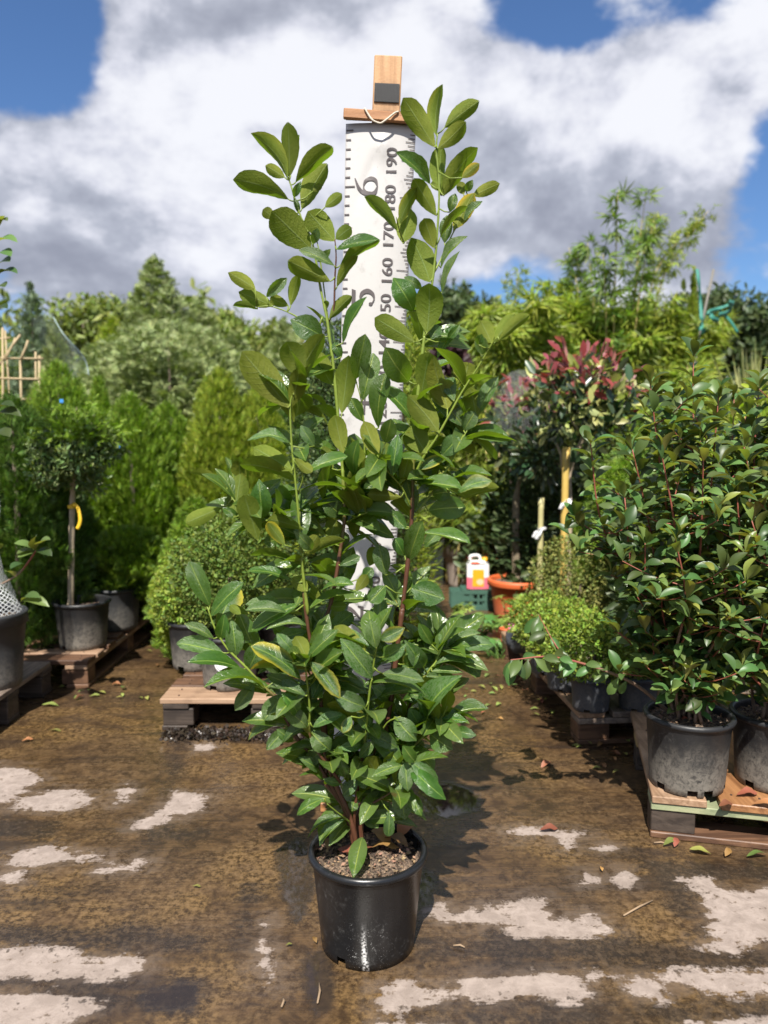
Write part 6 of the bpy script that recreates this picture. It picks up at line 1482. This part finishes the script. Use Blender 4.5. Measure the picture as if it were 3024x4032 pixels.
def fatsia(label, c, n, seed, h=.14, L=(.05, .075), spread=.14, young=.5):
    rr = random.Random(seed); root = thing('lobed_plant', label, 'plant', c, 'low lobed-leaf plants by the path')
    for k in range(n):
        a = rr.uniform(0, 6.283); q = spread*math.sqrt(rr.random()); e_ = Vector((c[0] + q*math.cos(a), c[1] + q*math.sin(a), c[2] + h*rr.uniform(.4, 1.1)))
        sub = MB(); b_ = Vector(c) + Vector((rr.uniform(-.02, .02), rr.uniform(-.02, .02), .0)); sub.tube([b_, b_.lerp(e_, .6) + Vector((0, 0, .02)), e_], [.003, .0025, .002], 5); link('stalk', sub.mesh('stalk', M_FATG, True), root)
        s_ = rr.uniform(*L); o = bpy.data.objects.new('leaf', LOB[0 if rr.random() < young else 1]); COL.objects.link(o); o.parent = root; o.location = e_ - Vector(c); o.rotation_euler = (rr.uniform(-.2, .7), rr.uniform(-.4, .4), rr.uniform(0, 6.28)); o.scale = (s_, s_, s_)
gp = lambda px, py: tuple(G(px, py, 0.0))
fatsia('pale lobed-leaf plant in front of the orange pot', gp(2000, 2500), 14, 1, .20, (.055, .085), .13, .75)
fatsia('green lobed-leaf plant in front of the green crate', gp(1900, 2510), 16, 2, .15, (.05, .08), .15, .35)
fatsia('small pale lobed seedling nearest the laurel by the path', gp(1810, 2455), 7, 3, .12, (.05, .075), .07, .9)
fatsia('low spreading lobed plant on the ground beside the lying pot', gp(1960, 2590), 12, 4, .08, (.045, .07), .14, .6)
op = thing('small_orange_pot', 'little orange pot with a pink label among the lobed plants', 'pot', (P(1990, 2480, 4.0).x, 4.0, 0))
me = pot_mesh('pot', .028, .036, .075, M_TERRA, 28, .006, .002, False); link('pot', place(me, (P(1992, 2480, 4.0).x, 4.0, .045)), op)
mb = MB(); mb.box((P(2013, 2462, 3.97).x, 3.97, .135), (.028, .002, .026), bev=.0006); link('label', mb.mesh('label', plain('pink_label', (.72, .25, .42), .5)), op)
mb = MB(); mb.box((P(1968, 2520, 4.02).x, 4.02, .022), (.11, .10, .044)); solo('stone_slab', mb.mesh('stone_slab', plain('stone', (.2, .17, .14), .9, .3, 30, .3, .5)), 'rough stone slab under the little orange pot', 'stone')
# green netting strips and pole on the right skyline
M_TEAL = plain('teal_netting', (.035, .20, .155), .6, .2)
tn_ = thing('teal_netting', 'torn teal netting strips caught on the poles at the right skyline', 'netting', (P(2780, 1250, 7.0).x, 7.0, 2.0))
for pts, wd in (([(2745, 1060), (2752, 1110), (2758, 1180), (2762, 1260)], .03), ([(2757, 1300), (2765, 1270), (2790, 1230), (2830, 1215), (2870, 1200), (2890, 1190)], .03), ([(2850, 1235), (2880, 1270), (2905, 1310)], .03), ([(2790, 1230), (2810, 1255), (2830, 1265)], .045), ([(2870, 1190), (2885, 1200), (2865, 1230), (2830, 1240)], .045), ([(2755, 1285), (2780, 1300), (2760, 1310)], .045)):
    ribbon3('net_strip', [P(x, y, 7.0 + R.uniform(-.1, .1)) for x, y in pts], wd, M_TEAL, tn_, Vector((.6, .3, .7)), .002)
sub = MB(); a, b_ = P(2810, 1060, 7.05), P(2760, 1290, 7.05); e_ = b_ + (b_-a)*3.2; e_.z = 0; sub.tube([a, b_, e_], .011, 8); solo('leaning_pole', sub.mesh('leaning_pole', plain('grey_pole', (.17, .16, .14), .7, .2), True), 'thin grey pole leaning at the right skyline behind the teal netting', 'pole')
# pampas grass at the right edge
pg = thing('pampas_grass', 'pale cream tuft of tall grass at the right edge', 'grass', (P(2990, 1500, 6.4).x, 6.4, 0))
rng = np.random.default_rng(31); n = 900; T = np.stack([P(2990, 1500, 6.4).x + rng.normal(size=n)*.05, 6.4 + rng.normal(size=n)*.05, np.full(n, .05) + rng.random(n)*.8], 1); D = unit(rng.normal(size=(n, 3))*np.array([.25, .25, .1]) + np.array([0, 0, 1]))
V_, F_ = scatter(T_LANCE[0]*np.array([1, .25, 1]), T_LANCE[1], T, frames(D, unit(rng.normal(size=(n, 3)))), .95*(.6+.6*rng.random(n))); link('blades', mesh_np('blades', V_, F_, M_CREAM), pg, 'stuff')
# fallen leaves and twigs on the yard
for px, py, L, az, dead, lab in ((2125, 3268, .055, .2, True, 'curled russet leaf on the dry patch right of the laurel pot'), (2372, 3430, .022, 1.5, True, 'narrow tan leaf standing between two dry patches'), (757, 3488, .022, .3, False, 'tiny bright green leaf on the wet yard left of the laurel pot'), (1124, 3722, .016, .5, False, 'tiny green scrap just left of the laurel pot base'), (1247, 3713, .024, 2.0, True, 'small red-brown leaf touching the laurel pot base'),
                               (2612, 3328, .045, .4, False, 'yellow-green leaf at the near corner of the photinia pallet'), (2655, 3335, .04, 1.0, True, 'rust leaf beside the yellow-green one at the pallet corner'), (2800, 3362, .055, 2.8, False, 'green leaf in front of the photinia pallet'), (2855, 3372, .04, .8, True, 'orange leaf in front of the photinia pallet'), (2940, 3372, .06, .1, False, 'bright green leaf nearest the right edge under the pallet'),
                               (165, 2775, .07, .1, False, 'long pale leaf lying near the left pallet end'), (190, 2875, .05, .3, False, 'yellow-green leaf on the brown wet ground left of the pale pallet'), (85, 2918, .04, .6, True, 'small orange leaf near the far left edge of the yard'), (240, 2675, .05, -.3, False, 'pale leaf against the left pallet shadow')):
    lying('fallen_leaf', (LV_DEAD if dead else LV_FALL)[R.randrange(2)], G(px, py, .008), L, az, lab, 'leaf', 'single leaves on the yard')
rl.seed(5)
def litter(n, px0, px1, py0, py1, label, group, dead=.3):
    for k in range(n):
        px, py = rl.uniform(px0, px1), rl.uniform(py0, py1)
        lying('fallen_leaf', (LV_DEAD if rl.random() < dead else LV_FALL)[rl.randrange(2)], G(px, py, .007), rl.uniform(.022, .05), rl.uniform(0, 6.28), label, 'leaf', group)
litter(26, 240, 640, 2540, 2760, 'small fallen leaf in the litter of the left path', 'fallen leaves in the left path')
litter(34, 1830, 2180, 2640, 2850, 'small pale fallen leaf beside the right rear pallet', 'fallen leaves beside the right rear pallet', .2)
litter(18, 1700, 2050, 2330, 2640, 'small fallen leaf on the far part of the path', 'fallen leaves on the far path', .6)
litter(16, 2150, 2540, 2900, 3050, 'small fallen leaf in the shade of the right pallets', 'fallen leaves in the pallet shade', .5)
M_TWIG = plain('twig', (.26, .18, .11), .8, .3)
for px, py, px2, py2, lab in ((2455, 3605, 2570, 3545, 'thin dry twig on the wet yard at right'), (1250, 3950, 1257, 3870, 'short pale twig in front of the laurel pot'), (1108, 3965, 1115, 3930, 'pale bark flake left in front of the laurel pot'), (1785, 3723, 1830, 3730, 'short straw on the dark band right of the laurel pot'), (2575, 3318, 2625, 3322, 'pale stalk sticking out at the photinia pallet corner')):
    a, b_ = G(px, py, .005), G(px2, py2, .006); sub = MB(); sub.tube([a, a.lerp(b_, .5) + Vector((.003, .002, .002)), b_], [.002, .0025, .0015], 6); solo('twig', sub.mesh('twig', M_TWIG, True), lab, 'twig', None, a)
# wet dirt ridge in front of the pale pallet
rng = np.random.default_rng(41); n = 2600; u = rng.random(n); a = G(640, 2905); b_ = G(1300, 2905)
T = np.stack([a.x + (b_.x-a.x)*u, a.y + .02 + rng.normal(size=n)*.028, .004 + np.abs(rng.normal(size=n))*.006], 1)
V_, F_ = scatter(T_BOX[0]*np.array([1, 1.6, 1]), T_BOX[1], T, frames(unit(rng.normal(size=(n, 3))), unit(rng.normal(size=(n, 3)) + np.array([0, 0, .8]))), .013*(.5+rng.random(n)))
dm = leafmat('wet_dirt', (.035, .025, .018), (.035, .025, .018), 0.0, .35, .6); o = bpy.data.objects.new('dirt', mesh_np('dirt', V_, F_, dm)); COL.objects.link(o); o['kind'] = 'stuff'
